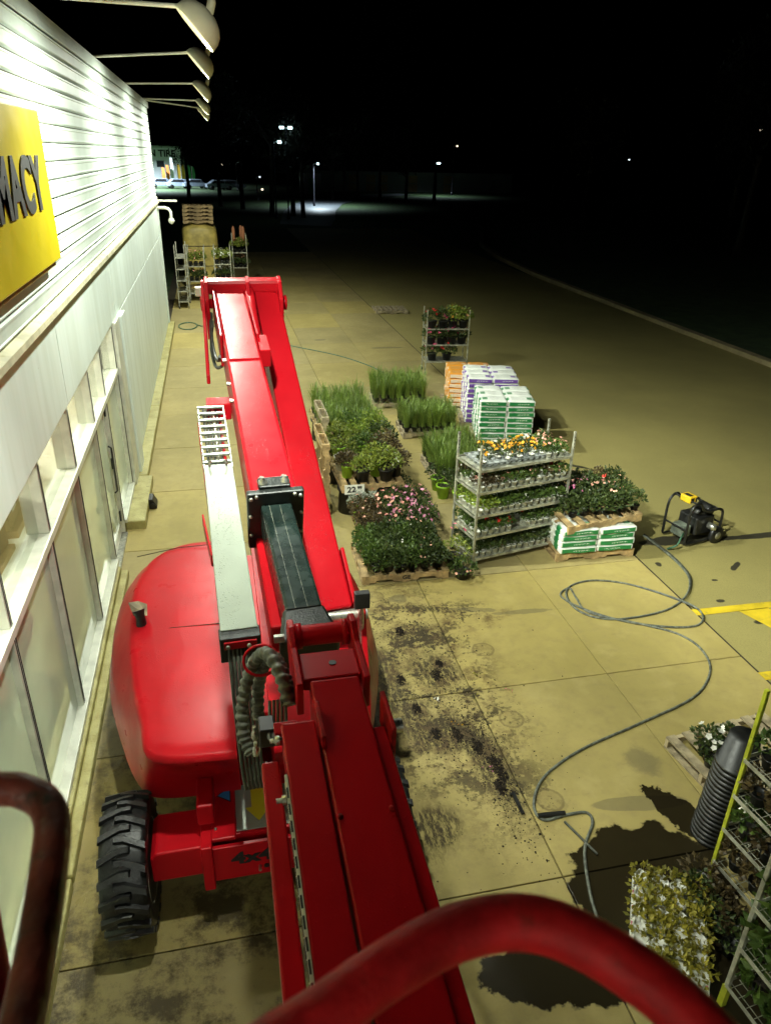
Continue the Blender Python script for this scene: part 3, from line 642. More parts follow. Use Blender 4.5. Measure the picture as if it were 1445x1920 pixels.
def hood(sx, ox, name):
    a = crom([(x,y,0) for x,y in midL], 5); c_ = crom([(x,y,0) for x,y in topL], 5)
    k = len(a); cen = Vector((-.4, 5.7, 0)); mb = MB(); rings = []
    for z, u, ins in ((.80,-.30,1),(1.02,-.06,1),(1.10,0,1),(1.20,.18,1),(1.34,.52,1),(1.435,.84,1),(1.485,.97,1),(1.515,1.0,.965),(1.528,1.0,.90),(1.545,1,.6),(1.55,1,.25)):
        ring = []
        for i in range(k):
            p_ = a[i].lerp(c_[i], u); p_ = cen + (p_-cen)*ins if ins != 1 else p_
            if ins != 1 and i in (0, k-1): p_.x = -.10
            ring.append((ox + sx*p_.x, p_.y, z))
        rings.append(ring)
    vs = [q for r_ in rings for q in r_]; fs = []
    for i in range(len(rings)-1):
        for j in range(k-1):
            f_ = (i*k+j, i*k+j+1, (i+1)*k+j+1, (i+1)*k+j); fs.append(f_ if sx < 0 else f_[::-1])
    mb.add(vs, fs, True)
    L_ = (len(rings)-1)*k
    mb.add([rings[-1][i] for i in range(k)], [tuple(range(k)) if sx < 0 else tuple(range(k))[::-1]], True)
    # inner wall
    iv = [r_[0] for r_ in rings] + [r_[-1] for r_ in rings][::-1]
    mb.add(iv, [tuple(range(len(iv)))])
    return lp(mb, name, 'red')
hl = hood(1, 0, 'hood'); hr = hood(-1, .06, 'hood')
lp(MB().tube([(-1.0,7.02,1.512),(-.6,7.10,1.535),(-.1,7.08,1.56)], .005, 4), 'hood_seam', 'gap_dark')
lp(MB().tube([(-.955,5.62,1.49),(-.6,5.60,1.549),(-.12,5.58,1.556)], .004, 4), 'hood_seam', 'gap_dark')
# torn rubber rain cap of the exhaust
ex = lp(MB().tube([(-.86,5.72,1.49),(-.86,5.73,1.60),(-.875,5.76,1.66)], .05, 10, rf=lambda u: .05+.012*math.sin(9*u)), 'exhaust_stub', 'rubber')
lp(MB().add([(-.92,5.74,1.62),(-.80,5.72,1.62),(-.80,5.80,1.69),(-.88,5.85,1.70),(-.96,5.82,1.71),(-.96,5.90,1.62),(-.84,5.90,1.60)], [(0,1,2,3,4),(4,3,6,5),(2,6,3)]), 'exhaust_flap', 'wood_grey', ex)
# lower arm (riser): from the turntable up and away to the elbow
rA, rB = Vector((.455,7.22,4.16)), Vector((.755,4.98,1.98))
lp(MB().beam(rA, rB, .22, .34, w1=.29), 'riser_arm', 'red', bevel=.02)
rr = (rB-rA).normalized().cross(Vector((0,0,1))).normalized()
for s_ in (-1, 1):
    e = rr*s_*.165
    lp(MB().beam(rA.lerp(rB,.84)+e+Vector((0,0,.008)), rB+e+Vector((0,0,.03)), .03, .36), 'riser_cheek', 'red', bevel=.006)
for s_ in (-1, 1):
    x = .755 + s_*.20
    lp(MB().prism([(4.55,1.02),(5.4,1.02),(5.35,1.5),(5.15,2.02),(5.0,2.08),(4.85,2.0),(4.6,1.4)], x-.02, x+.02, 'yz'), 'riser_bracket', 'red', bevel=.006)
lp(MB().lathe([(.05,-.26),(.05,.26)], (.755,5.0,1.9), 'x', 14), 'riser_pin', 'steel')
lp(MB().box(.86, .98, 4.70, 4.76, 2.14, 2.28), 'work_light_box', 'black_plastic', bevel=.008)
lp(MB().tube([(.93,4.8,2.12),(.95,4.85,1.5)], .02, 8), 'work_light_stem', 'steel')
lk = [rA+Vector((-.21,-.15,-.12)), rA.lerp(rB,.93)+Vector((-.21,0,-.05))]
lp(MB().beam(lk[0], lk[1], .035, .16), 'levelling_link', 'arm_white', bevel=.006)
# telescopic upper arm
bA, bB = Vector((.12,7.2,4.14)), Vector((.268,4.28,3.345))
bd = (bB-bA).normalized(); br_ = bd.cross(Vector((0,0,1))).normalized(); bu = br_.cross(bd)
def bpt(u, r_=0, h=0): return bA.lerp(bB, u) + br_*r_ + bu*h
up = lp(MB().beam(bA, bB, .27, .36, w1=.295), 'upper_arm', 'red', bevel=.022)
lp(MB().beam(bpt(.0,0,.012), bpt(.43,0,.012), .245, .014), 'upper_arm_doubler', 'red', bevel=.006)
for s_ in (-1, 1): lp(MB().beam(bpt(-.01,s_*.148,.03), bpt(.30,s_*.152,.02), .022, .30), 'upper_arm_cheek', 'red', bevel=.006)
lp(MB().beam(bpt(.28,-.19,-.02), bpt(.37,-.19,-.02), .09, .16), 'stop_block', 'red_plain', bevel=.008)
# elbow: upright with two cheeks, a top bar and pins
for x in (-.085, .29, .585):
    lp(MB().prism([(7.05,3.72),(7.36,3.72),(7.42,4.0),(7.39,4.20),(7.30,4.25),(7.14,4.22),(7.0,4.08)], x-.018, x+.018, 'yz'), 'elbow_cheek', 'red', bevel=.008)
tb = crom([(-.10,7.33,4.25),(.2,7.33,4.26),(.46,7.33,4.26),(.56,7.30,4.22),(.60,7.24,4.1),(.605,7.2,3.9)], 6)
lp(MB().box(-.115, .605, 7.17, 7.36, 4.10, 4.235), 'elbow_bar', 'red', bevel=.035)
lp(MB().lathe([(.045,-.40),(.07,-.395),(.07,-.36),(.045,-.36),(.045,.36),(.07,.36),(.07,.395),(.045,.40)], (.25,7.2,4.02), 'x', 14), 'elbow_pin', 'red_plain')
lp(MB().tube([(.30,7.25,4.16),(.30,6.9,4.0),(.31,6.6,3.86)], .05, 10), 'lift_cylinder', 'red_plain')
lp(MB().tube([(.31,6.6,3.86),(.38,5.9,3.25)], .028, 8), 'cylinder_rod', 'steel')
lp(MB().prism([(7.32,4.22),(7.22,4.22),(6.9,3.95),(6.35,3.58),(6.33,3.50),(6.42,3.50),(6.95,3.82),(7.28,4.0)], -.135, -.105, 'yz'), 'timing_link', 'red', bevel=.008)
lp(MB().tube(crom([(-.06,7.1,3.95),(-.07,6.85,3.78),(-.05,6.65,3.66),(-.02,6.5,3.66),(-.01,6.4,3.72)],6), .016, 8), 'hose', 'hose_dark')
lp(MB().tube(crom([(-.05,7.0,3.9),(-.08,6.8,3.70),(-.05,6.6,3.58),(.0,6.45,3.62)],6), .014, 8), 'hose', 'hose_dark')
lp(MB().box(-.19,-.10,7.24,7.33,4.08,4.16), 'limit_switch', 'arm_white', bevel=.006)
for u_, r_ in ((.40,.14),(.52,.14),(.60,.14)): lp(MB().lathe([(.016,0),(.016,.03)], tuple(bpt(u_,r_,-.05)), tuple(br_), 8), 'bolt', 'steel')
# flange, wear pad screws, black inner boom and its end casting
fl = lp(MB().beam(bpt(.995,0,.055), bpt(1.012,0,.055), .36, .46), 'flange', 'black_paint', bevel=.012)
lp(MB().beam(bpt(.965,0,.075), bpt(.998,0,.075), .20, .09), 'pad_bracket', 'black_paint', bevel=.008)
for u_ in (.955, .985):
    for r_ in (-.07, .07):
        lp(MB().lathe([(.030,0),(.030,.010),(.018,.012),(.018,.03),(.010,.032),(.010,.045)], tuple(bpt(u_,r_,.075 if u_ > .96 else .01)), tuple(bu), 10), 'wear_pad_screw', 'steel')
for r_, h in ((-.155,.02),(.155,.02),(-.16,-.12),(.16,-.12),(-.16,-.28),(.16,-.28),(-.12,.035),(.12,.035)):
    lp(MB().lathe([(.013,0),(.013,.012),(.006,.016)], tuple(bpt(1.012,r_,h)), tuple(bd), 8), 'bolt', 'steel')
fA, fB = bpt(.97,0,-.05), Vector((.330,3.30,3.135))
fd = (fB-fA).normalized(); frr = fd.cross(Vector((0,0,1))).normalized(); fu = frr.cross(fd)
fly = lp(MB().beam(fA, fB, .195, .25), 'inner_boom', 'fly_tube', bevel=.016)
for r_ in (-.02, .045): lp(MB().beam(fA+frr*r_+fu*.001, fB+frr*r_+fu*.001, .003, .002), 'grease_track', 'hose_grey', fly)
e0 = fB
lp(MB().beam(fB-fd*.02-fu*.01, fB+fd*.20-fu*.04, .22, .22, w1=.33, h1=.25), 'boom_end', 'black_paint', bevel=.02)
lp(MB().beam(bpt(.55,.0,-.38), fB+Vector((-.05,.25,-.28)), .24, .22), 'lower_slide', 'red_plain', bevel=.015)
# cable tray beside the upper arm, cable chain at its far end
tA, tB = Vector((-.080,5.10,3.255)), Vector((-.015,3.47,2.925))
tr = lp(MB().beam(tA, tB, .205, .17), 'cable_tray', 'tray_metal', bevel=.006)
td = (tB-tA).normalized()
lp(MB().beam(tB-td*.03-Vector((0,0,.012)), tB+td*.055-Vector((0,0,.012)), .225, .19), 'tray_end', 'black_paint', bevel=.006)
lp(MB().beam(tB+td*.056-Vector((0,0,.03)), tB+td*.066-Vector((0,0,.03)), .18, .055), 'end_plate', 'red_plain', bevel=.004)
for x in (-.07,.045): lp(MB().lathe([(.012,0),(.012,.012)], tuple(tB+td*.067+Vector((x,0,-.055))), tuple(td), 8), 'bolt', 'steel')
lp(MB().beam(Vector((-.215,5.75,3.36)), Vector((-.155,4.62,3.10)), .012, .16), 'tray_guard', 'red_plain', bevel=.003)
lp(MB().beam(Vector((-.20,4.6,3.10)), Vector((-.15,4.2,3.0)), .012, .10), 'tray_guard', 'red_plain', bevel=.003)
cA, cB = Vector((-.115,5.92,3.44)), tA
for i in range(9):
    p_ = cA.lerp(cB, i/8.6)
    lk_ = lp(MB().beam(p_, p_+td*.032, .215, .016), 'chain_link', 'chain_metal', bevel=.003)
    for s_ in (-1,1): lp(MB().beam(p_+Vector((s_*.10,0,-.005)), p_+td*.088+Vector((s_*.10,0,-.005)), .012, .09), 'link_side', 'chain_metal', lk_)
for i, x in enumerate((-.06,-.035,-.01,.015,.04,.062)):
    lp(MB().tube([cA+Vector((x,.05,-.05)), cB+Vector((x,-.1,-.05))], .011, 6), 'cable', ('hose_dark','hose_grey','hose_dark','steel','hose_dark','red_plain')[i])
for x in (-.06,.06): lp(MB().tube([tA+Vector((x,-.03,0)), tA+Vector((x,-.02,.035)), tA+Vector((x*.8,-.05,.04))], .010, 6), 'tray_clip', 'steel')
lp(MB().box(-.15,.05,5.95,6.15,3.30,3.44), 'chain_mount', 'red_plain', bevel=.01)
# knuckle between inner boom and jib
for x in (.232, .535):
    lp(MB().prism([(2.62,3.00),(2.60,3.19),(2.86,3.20),(2.96,3.25),(3.05,3.235),(3.10,3.16),(3.06,3.06),(2.95,2.98)], x-.016, x+.016, 'yz'), 'knuckle_plate', 'red_plain', bevel=.007)
lp(MB().lathe([(.052,-.145),(.052,.145)], (.384,3.02,3.15), 'x', 18), 'knuckle_barrel', 'red_plain')
for s_ in (-1,1): lp(MB().lathe([(.0,0),(.065,0),(.065,.028),(.03,.04),(.0,.04)], (.384+s_*.10,3.02,3.15), (s_,0,0), 16), 'knuckle_boss', 'red_plain')
lp(MB().lathe([(.022,0),(.022,.05)], (.20,3.02,3.15), (-1,0,0), 8), 'pin_bolt', 'steel')
lp(MB().box(.252,.518,2.66,2.86,3.10,3.165), 'knuckle_deck', 'red_plain', bevel=.008)
lp(MB().lathe([(.018,0),(.018,.003)], (.40,2.76,3.166), 'z', 10), 'deck_hole', 'black_plastic')
def jsh(mb):
    mb.v = [(x*(1+.09*max(0, 2.66-y)), y, z-.215*max(0, 2.66-y)) for x, y, z in mb.v]; return mb
# jib: main tube, cover with slotted strip, lower link tube
lp(jsh(MB().box(.278,.503,.30,2.655,2.92,3.165)), 'jib_tube', 'red_plain', bevel=.012)
cv = lp(jsh(MB().box(.128,.268,.30,2.44,3.02,3.175)), 'jib_cover', 'red_plain', bevel=.008)
ss = lp(jsh(MB().box(.116,.128,.30,2.20,3.09,3.178)), 'slotted_strip', 'arm_white', bevel=.002)
for i in range(26):
    y_ = .42+i*.068
    jsh(MB().box(.1135,.1160,y_-.028,y_+.028,3.150,3.163)).build('slot', 'black_plastic', ss)
    jsh(MB().box(.1165,.1235,y_-.022,y_+.022,3.1782,3.1795)).build('slot', 'black_plastic', ss)
lp(jsh(MB().box(.036,.108,.30,2.36,2.92,3.07)), 'link_tube', 'red_plain', bevel=.010)
lp(jsh(MB().box(.10,.20,2.44,2.50,3.05,3.12)), 'cover_tab', 'red_plain', bevel=.005)
for y in (2.40, 2.13): lp(jsh(MB().lathe([(.018,0),(.018,.018),(.009,.02),(.009,.04)], (.117,y,3.13), (-1,0,0), 6)), 'nut', 'steel')
lp(jsh(MB().box(.275,.295,2.30,2.48,3.165,3.23)), 'jib_lug', 'red_worn', bevel=.004)
lp(jsh(MB().box(.562,.582,2.30,2.50,3.05,3.22)), 'jib_lug', 'red_worn', bevel=.004)
lp(jsh(MB().box(.508,.560,.34,2.40,2.95,3.135)), 'jib_side_link', 'red_plain', bevel=.008)
lp(jsh(MB().lathe([(.03,0),(.03,.05)], (.585,2.40,3.12), 'x', 10)), 'side_pin', 'steel')
lp(jsh(MB().box(.02,.66,.10,.34,2.75,3.20)), 'jib_end_block', 'red_plain', bevel=.01)
for y in (2.0, 1.5, 1.0):
    for x in (.295, .485): lp(jsh(MB().lathe([(.011,0),(.011,.007),(.005,.010)], (x, y, 3.165), 'z', 8)), 'bolt', 'red_worn')
# hoses
def rib(u): return .030 + .0050*math.sin(u*2*math.pi*23)
lp(MB().tube(crom([(.185,2.70,3.00),(.165,2.78,3.09),(.115,2.95,3.115),(.055,3.04,3.02),(.005,3.06,2.88),(-.03,3.02,2.74),(-.03,2.95,2.62),(.0,2.88,2.56)],30), .03, 14, rf=rib), 'corrugated_hose', 'hose_grey')
lp(MB().tube(crom([(.20,2.72,2.98),(.185,2.80,3.05),(.15,2.95,3.08),(.10,3.06,2.98),(.06,3.10,2.80),(.05,3.1,2.6)],36), .03, 14, rf=rib), 'corrugated_hose', 'hose_grey')
ringp = [(.08+.085*math.cos(a)*1.0, 3.02+.03*math.sin(a), 3.03+.07*math.sin(a)) for a in [2*math.pi*i/20 for i in range(21)]]
lp(MB().tube(ringp, .008, 6), 'hose_ring', 'red_plain')
for i in range(6):
    x = -.075 + i*.022
    lp(MB().tube(crom([(x,3.45,2.82),(x,3.36,2.72),(x+.01,3.25,2.35),(x+.03,3.3,1.9),(x+.06,3.9,1.5)],6), .010, 6), 'hose', 'hose_dark')
for i in range(5):
    x = .10 + i*.018
    lp(MB().tube(crom([(x,2.72,3.02),(x-.01,2.60,2.98),(x-.02,2.50,3.0),(x,2.40,3.08)],5), .008, 6), 'hose', 'hose_dark')
lp(MB().box(.04,.11,2.55,2.65,2.90,3.0), 'valve_block', 'black_plastic', bevel=.006)
for y in (2.52,2.62): lp(MB().lathe([(.014,0),(.014,.05),(.008,.05),(.008,.10)], (.02,y,2.90), (0,-.3,1), 8), 'hose_fitting', 'steel')
# basket: top rail, forward hoop, posts, mid rail, floor
cr = [(-1.25,-.06,4.745),(-.55,.13,4.745),(-.2,.235,4.745),(.0,.302,4.745),(.09,.338,4.748),(.155,.355,4.750),(.215,.347,4.750),(.265,.305,4.748),(.30,.245,4.746),(.335,.12,4.745),(.37,-.05,4.745),(.44,-.40,4.745),(.35,-.55,4.745),(-1.1,-.85,4.745),(-1.3,-.75,4.745),(-1.34,-.4,4.745)]
tr_ = crom(cr, 8, True); tr_.append(tr_[0])
lp(MB().tube(tr_, .0210, 20, False), 'top_rail', 'red_worn')
lp(MB().tube([p_-Vector((0,0,.42)) - (p_-Vector((-.45,-.25,4.745)))*.16 for p_ in tr_], .018, 12, False), 'mid_rail', 'red_worn')
hp = [(-.19,.20,4.70),(-.190,.40,4.685),(-.192,.53,4.698),(-.2,.585,4.703),(-.225,.612,4.708),(-.27,.622,4.712),(-.45,.64,4.715),(-.62,.62,4.71),(-.66,.55,4.70),(-.66,.1,4.70)]
lp(MB().tube(crom(hp,8), .0172, 20), 'front_hoop', 'rail_worn')
lp(MB().tube([(-.40,.83,4.44),(-.345,.66,4.35),(-.28,.42,4.22),(-.23,.15,4.08)], .028, 12), 'hoop_brace', 'red_worn')
for x, y in ((-1.2,-.1),(-.66,.03),(.38,-.45),(-1.2,-.8),(-.5,-.7)):
    lp(MB().tube([(x,y,3.6),(x,y,4.745)], .019, 12), 'rail_post', 'red_worn')
bpan = [(-1.25,-.10),(.05,.08),(.30,-.05),(.40,-.50),(-1.15,-.82)]
for i in range(5):
    a_, b_ = Vector((*bpan[i], 4.25)), Vector((*bpan[(i+1)%5], 4.25))
    lp(MB().beam(a_, b_, .02, .90), 'jib_shade_panel', 'red_worn')  # unseen sheets added round the basket to shade the jib
lp(MB().box(.10,.66,.02,.10,2.2,3.55), 'basket_support', 'red_plain', bevel=.01)
lp(MB().box(-.75,-.15,-.02,.06,4.15,4.62), 'control_box', 'black_plastic', bevel=.02)
lp(MB().prism([(-1.25,-.10),(.05,.08),(.30,-.05),(.40,-.50),(-1.15,-.82)], 3.55, 3.60, 'xy'), 'basket_floor', 'chain_metal')

# ================================================================== PALLETS, SACKS, RACKS
_pm = {}
def pallet(loc, rz, label, mat='wood', group=None, w=1.22, d=1.02, rot=None, mark=None):
    P_ = thing('pallet', label, 'pallet', loc, rz, group, rot)
    key = (mat, w, d)
    if key not in _pm:
        st_ = MB().prism([(-w/2,0),(-w/2+.18,0),(-w/2+.20,.035),(-w/2+.42,.035),(-w/2+.44,0),(w/2-.44,0),(w/2-.42,.035),(w/2-.20,.035),(w/2-.18,0),(w/2,0),(w/2,.095),(-w/2,.095)][::-1], -.02, .02)
        _pm[key] = (st_.mesh('stringer', mat), MB().box(-.05,.05,-d/2,d/2,0,.018).mesh('deck_board', mat))
    sm, dm = _pm[key]
    for y in (-d/2+.02, 0, d/2-.02): put('stringer', sm, P_, loc=(0, y, .02))
    for i in range(7): put('deck_board', dm, P_, loc=(-w/2+.05+i*(w-.1)/6, 0, .1155), rot=(0,0,rnd.uniform(-.01,.01)))
    for i in range(3): put('deck_board', dm, P_, loc=(-w/2+.05+i*(w-.1)/2, 0, .0015))
    if mark:
        o = put('marking', text_mesh(mark, 'print_black', .085, .001, 1.1, .003), P_, rot=(R(90),0,0)); o.location = (-.05, -d/2-.002, .045)
    return P_
_sm = {}
def sack_mesh(mat, v, L=.60, W=.40, H=.135):
    key = (mat, v, L, W, H)
    if key in _sm: return _sm[key]
    r_ = random.Random(v*13+5); nx, ny, nz = 12, 9, 5; mb = MB(); vs = []; fs = []
    def P(a, b_, c_):      # a,b,c in -1..1 on the surface of a cube, pressed into a pillow
        x, y = a, b_
        e = (1-abs(a)**10)*(1-abs(b_)**8)
        th = .62 + .38*min(1, e*1.8)
        wob = .012*math.sin(5*a+v)+.010*math.sin(6*b_+2*v)
        pinch = 1 - .035*(1-abs(c_))*0 - .05*abs(a)**8*abs(b_)**6
        return (x*L/2*pinch*(1+.008*math.sin(7*b_+v)), y*W/2*pinch*(1+.012*math.sin(6*a+v)), H/2 + c_*H/2*th*(.97) + wob*.35*c_)
    def grid(f_, n1, n2):
        k = len(vs)
        for i in range(n1+1):
            for j in range(n2+1): vs.append(f_(i/n1*2-1, j/n2*2-1))
        for i in range(n1):
            for j in range(n2): fs.append((k+i*(n2+1)+j, k+(i+1)*(n2+1)+j, k+(i+1)*(n2+1)+j+1, k+i*(n2+1)+j+1))
    grid(lambda u, w_: P(u, w_, 1), nx, ny); grid(lambda u, w_: P(u, -w_, -1), nx, ny)
    grid(lambda u, w_: P(u, -1, w_), nx, nz); grid(lambda u, w_: P(-u, 1, w_), nx, nz)
    grid(lambda u, w_: P(1, u, w_), ny, nz); grid(lambda u, w_: P(-1, -u, w_), ny, nz)
    mb.add(vs, fs, True); me = mb.mesh('sack', mat); _sm[key] = me; return me
def sack_stack(origin, rz, mat, layers, label, group, cols=2, rows=3, L=.545, W=.37, H=.110, z0=.135):
    cs, sn = math.cos(rz), math.sin(rz)
    for l in range(layers):
        for r_ in range(rows):
            for c_ in range(cols):
                x = (c_+.5)*L - cols*L/2 + rnd.uniform(-.012,.012); y = (r_+.5)*W - rows*W/2 + rnd.uniform(-.012,.012)
                topmost = l == layers-1
                lab = label + (' , top layer' if topmost else ' , below the top layer').replace(' ,', ',')
                put('sack', sack_mesh(mat, rnd.randrange(4), L*1.0, W*1.02, H*1.12), None,
                    loc=(origin[0]+x*cs-y*sn, origin[1]+x*sn+y*cs, z0+l*H), rot=(rnd.uniform(-.015,.015), rnd.uniform(-.015,.015), rz+rnd.uniform(-.03,.03)+(math.pi if rnd.random()<.3 else 0)),
                    label=lab, cat='sack', group=group)

# plants --------------------------------------------------------------
_bm = {}
def bush(mat, v, R_, H_, n, ll, lw, z0=0, fill=.45):
    key = ('b', mat, v, R_, H_, n, ll, lw, z0)
    if key in _bm: return _bm[key]
    r_ = random.Random(hash((v, n)) & 0xffff); vs = []; fs = []
    lobes = [(r_.uniform(0,6.28), r_.uniform(.55,1.0), r_.uniform(.55,1.05)) for _ in range(5)]
    for i in range(n):
        th = r_.uniform(0, 6.283); ph = math.acos(r_.uniform(-.25, 1)); rad = 1 - fill*r_.random()**1.7
        k = 1
        for (la, lr, lh) in lobes: k += .18*(lr-.75)*math.cos(2*(th-la))
        p = Vector((R_*rad*k*math.sin(ph)*math.cos(th), R_*rad*k*math.sin(ph)*math.sin(th), z0 + H_*.42 + H_*.58*rad*math.cos(ph)*(.85+.3*math.sin(3*th+v))))
        out = Vector((math.sin(ph)*math.cos(th), math.sin(ph)*math.sin(th), math.cos(ph)*.6+.25)).normalized()
        d = (out + Vector((r_.gauss(0,.5), r_.gauss(0,.5), r_.gauss(0,.4)))).normalized()
        sd = d.cross(Vector((r_.gauss(0,1), r_.gauss(0,1), r_.gauss(0,1)))).normalized(); nn = sd.cross(d)
        L = ll*r_.uniform(.6,1.25); W = lw*r_.uniform(.7,1.2)
        k_ = len(vs)
        vs += [p, p+d*L*.5+sd*W*.5+nn*L*.06, p+d*L-nn*L*.12, p+d*L*.5-sd*W*.5+nn*L*.06]
        fs += [(k_,k_+1,k_+2),(k_,k_+2,k_+3)]
    me = MB().add(vs, fs, False).mesh('foliage', mat); _bm[key] = me; return me
def blossoms(mat, v, R_, H_, n, s, z0=0, ball=False, spread=1.0):
    key = ('f', mat, v, R_, H_, n, s, z0, ball)
    if key in _bm: return _bm[key]
    r_ = random.Random(v*7+n); vs = []; fs = []
    for i in range(n):
        th = r_.uniform(0,6.283); ph = math.acos(r_.uniform(.15,1)); 
        out = Vector((math.sin(ph)*math.cos(th), math.sin(ph)*math.sin(th), math.cos(ph)))
        c_ = Vector((out.x*R_*spread, out.y*R_*spread, z0 + H_*.42 + H_*.62*out.z))
        nn = (out + Vector((r_.gauss(0,.3), r_.gauss(0,.3), .3))).normalized(); a = nn.orthogonal().normalized(); b_ = nn.cross(a)
        for lay in range(3 if ball else 1):
            ss = s*r_.uniform(.75,1.2)*(1-.28*lay); cc = c_ + nn*ss*.35*lay
            k_ = len(vs); m_ = 10; off = r_.random()*6
            vs.append(cc)
            for j in range(m_):
                t_ = off + 2*math.pi*j/m_; rr_ = ss*(1 if j % 2 == 0 else .72); vs.append(cc + a*math.cos(t_)*rr_ + b_*math.sin(t_)*rr_ + nn*ss*(.30 if j % 2 == 0 else .12))
            fs += [(k_, k_+1+j, k_+1+(j+1)%m_) for j in range(m_)]
    me = MB().add(vs, fs, False).mesh('blossoms', mat); _bm[key] = me; return me
def grass_clump(v, H_=.5, R_=.22, n=90, mat='grass_blade', z0=0):
    key = ('g', mat, v, H_, R_, n, z0)
    if key in _bm: return _bm[key]
    r_ = random.Random(v*11+n); vs = []; fs = []
    for i in range(n):
        th = r_.uniform(0,6.283); b0 = Vector((r_.gauss(0,.025), r_.gauss(0,.025), z0)); h = H_*r_.uniform(.55,1.1); o_ = R_*r_.random()**.8
        d = Vector((math.cos(th), math.sin(th), 0)); sd = Vector((-d.y, d.x, 0))*.0045
        pts = [b0, b0+d*o_*.30+Vector((0,0,h*.55)), b0+d*o_*.68+Vector((0,0,h*.9)), b0+d*o_*1.15+Vector((0,0,h*r_.uniform(.82,1.05)))]
        k_ = len(vs)
        for q, wd in zip(pts, (1, 1, .75, .1)): vs += [q-sd*wd, q+sd*wd]
        fs += [(k_+2*j, k_+2*j+1, k_+2*j+3, k_+2*j+2) for j in range(3)]
    me = MB().add(vs, fs, True).mesh('blades', mat); _bm[key] = me; return me
def pot_mesh(mat, r_, h, n=14):
    key = ('p', mat, r_, h)
    if key in _bm: return _bm[key]
    prof = [(0,.0),(r_*.74,0),(r_*.97,h*.86),(r_*1.06,h*.86),(r_*1.06,h),(r_*.94,h),(r_*.90,h*.9),(0,h*.9)]
    me = MB().lathe(prof, n=n).mesh('pot', mat); _bm[key] = me; return me
def soil_mesh(r_, h):
    key = ('s', r_, h)
    if key in _bm: return _bm[key]
    me = MB().lathe([(r_*.93,h*.905),(r_*.5,h*.95),(0,h*.96)], n=10, cap=False).mesh('soil', 'soil'); _bm[key] = me; return me
def plant(name, label, cat, loc, group, pot, leaf, flower=None, extra=None):
    """pot=(mat,r,h); leaf=mesh; flower=mesh or None"""
    P_ = thing(name, label, cat, loc, rnd.uniform(0, 6.28), group)
    put('pot', pot_mesh(*pot), P_)
    if pot[1] > .07: put('soil', soil_mesh(pot[1], pot[2]), P_)
    s_ = rnd.uniform(.9, 1.12)
    if leaf: put('blades' if leaf.name.startswith('blades') else 'foliage', leaf, P_, scale=(s_, s_, rnd.uniform(.9,1.12)))
    if flower: put('blossoms', flower, P_, scale=s_)
    return P_
def rv(n=4): return rnd.randrange(n)

# raised display table: pallets on upended black tubs ------------------
GT = 'pallets of the raised plant display'
for i, y in enumerate((11.08, 12.12, 13.16, 14.2)):
    lab = ['pallet deck of the raised plant display carrying the price card', 'pallet deck of the raised display second from the price card', 'pallet deck of the raised display under the first grasses', 'pallet deck at the grass end of the raised display'][i]
    pallet((2.22 - .0*i, y, .43), .015, lab, 'wood', GT, w=1.02, d=1.0)
def tub(x, y, h, label):
    T_ = thing('tub', label, 'tub', (x, y, 0), 0, 'black tubs under the raised plant display')
    MB().lathe([(.0,0),(.225,0),(.20,h-.03),(.235,h-.03),(.235,h),(0,h)], n=20).build('shell', 'black_plastic', T_)
    for a in (0, math.pi): MB().tube([(.20*math.cos(a)-.05,.20*math.sin(a),h*.6),(.25*math.cos(a),.25*math.sin(a),h*.6),(.20*math.cos(a)+.05,.20*math.sin(a),h*.6)], .01, 6).build('handle', 'black_plastic', T_)
for j, y in enumerate((10.85, 12.1, 13.2, 14.3)):
    for i, x in enumerate((1.92, 2.52)):
        tub(x, y, .42, 'upended black tub propping up the raised pallet display')
pallet((1.42, 11.2, .62), 0, 'pallet stood on edge against the raised display', 'wood', None, w=1.22, d=1.02, rot=(0, R(90), 0))
pallet((1.60, 12.5, .62), 0, 'second pallet on edge behind the first one by the raised display', 'wood_grey', None, w=1.22, d=1.02, rot=(0, R(90), 0))
pc = thing('price_card', 'white price card reading 22.99 on the front of the raised pallet', 'price card', (1.92, 10.565, .47), .0)
MB().box(-.16,.16,-.006,.0,-.06,.10).build('card', 'paper', pc)
o = put('lettering', text_mesh('22', 'print_black', .135, .001, 1.05, .004), pc, rot=(R(90),0,0)); o.location = (-.12,-.008,-.025)
o = put('lettering', text_mesh('99', 'print_black', .070, .001, 1.05, .003), pc, rot=(R(90),0,0)); o.location = (.045,-.008,.025)
zt = .43+.135
shr = [(1.86,11.72,'pot_lime',.13,.24,'leaf_olive',.26,.36), (2.22,11.78,'pot_lime',.13,.24,'leaf_lime',.24,.42), (2.58,11.7,'black_plastic',.13,.24,'leaf_dark',.26,.40),
       (1.84,11.25,'pot_grey',.14,.25,'leaf_olive',.25,.34), (2.22,11.28,'black_plastic',.12,.22,'leaf_green',.22,.34), (2.55,11.2,'pot_lime',.12,.24,'leaf_bronze',.22,.36),
       (1.86,10.92,'pot_lime',.105,.22,'leaf_bronze',.17,.24), (2.08,10.72,'black_plastic',.115,.20,'leaf_olive',.19,.26), (2.34,10.92,'pot_lime',.12,.24,'leaf_olive',.20,.26),
       (2.46,10.70,'black_plastic',.125,.20,'leaf_olive',.21,.28), (2.64,10.86,'black_plastic',.125,.20,'leaf_bronze',.22,.30), (1.86,12.2,'black_plastic',.13,.22,'leaf_olive',.26,.34), (2.2,12.25,'black_plastic',.13,.22,'leaf_green',.26,.40), (2.56,12.15,'black_plastic',.13,.22,'leaf_lime',.24,.42)]
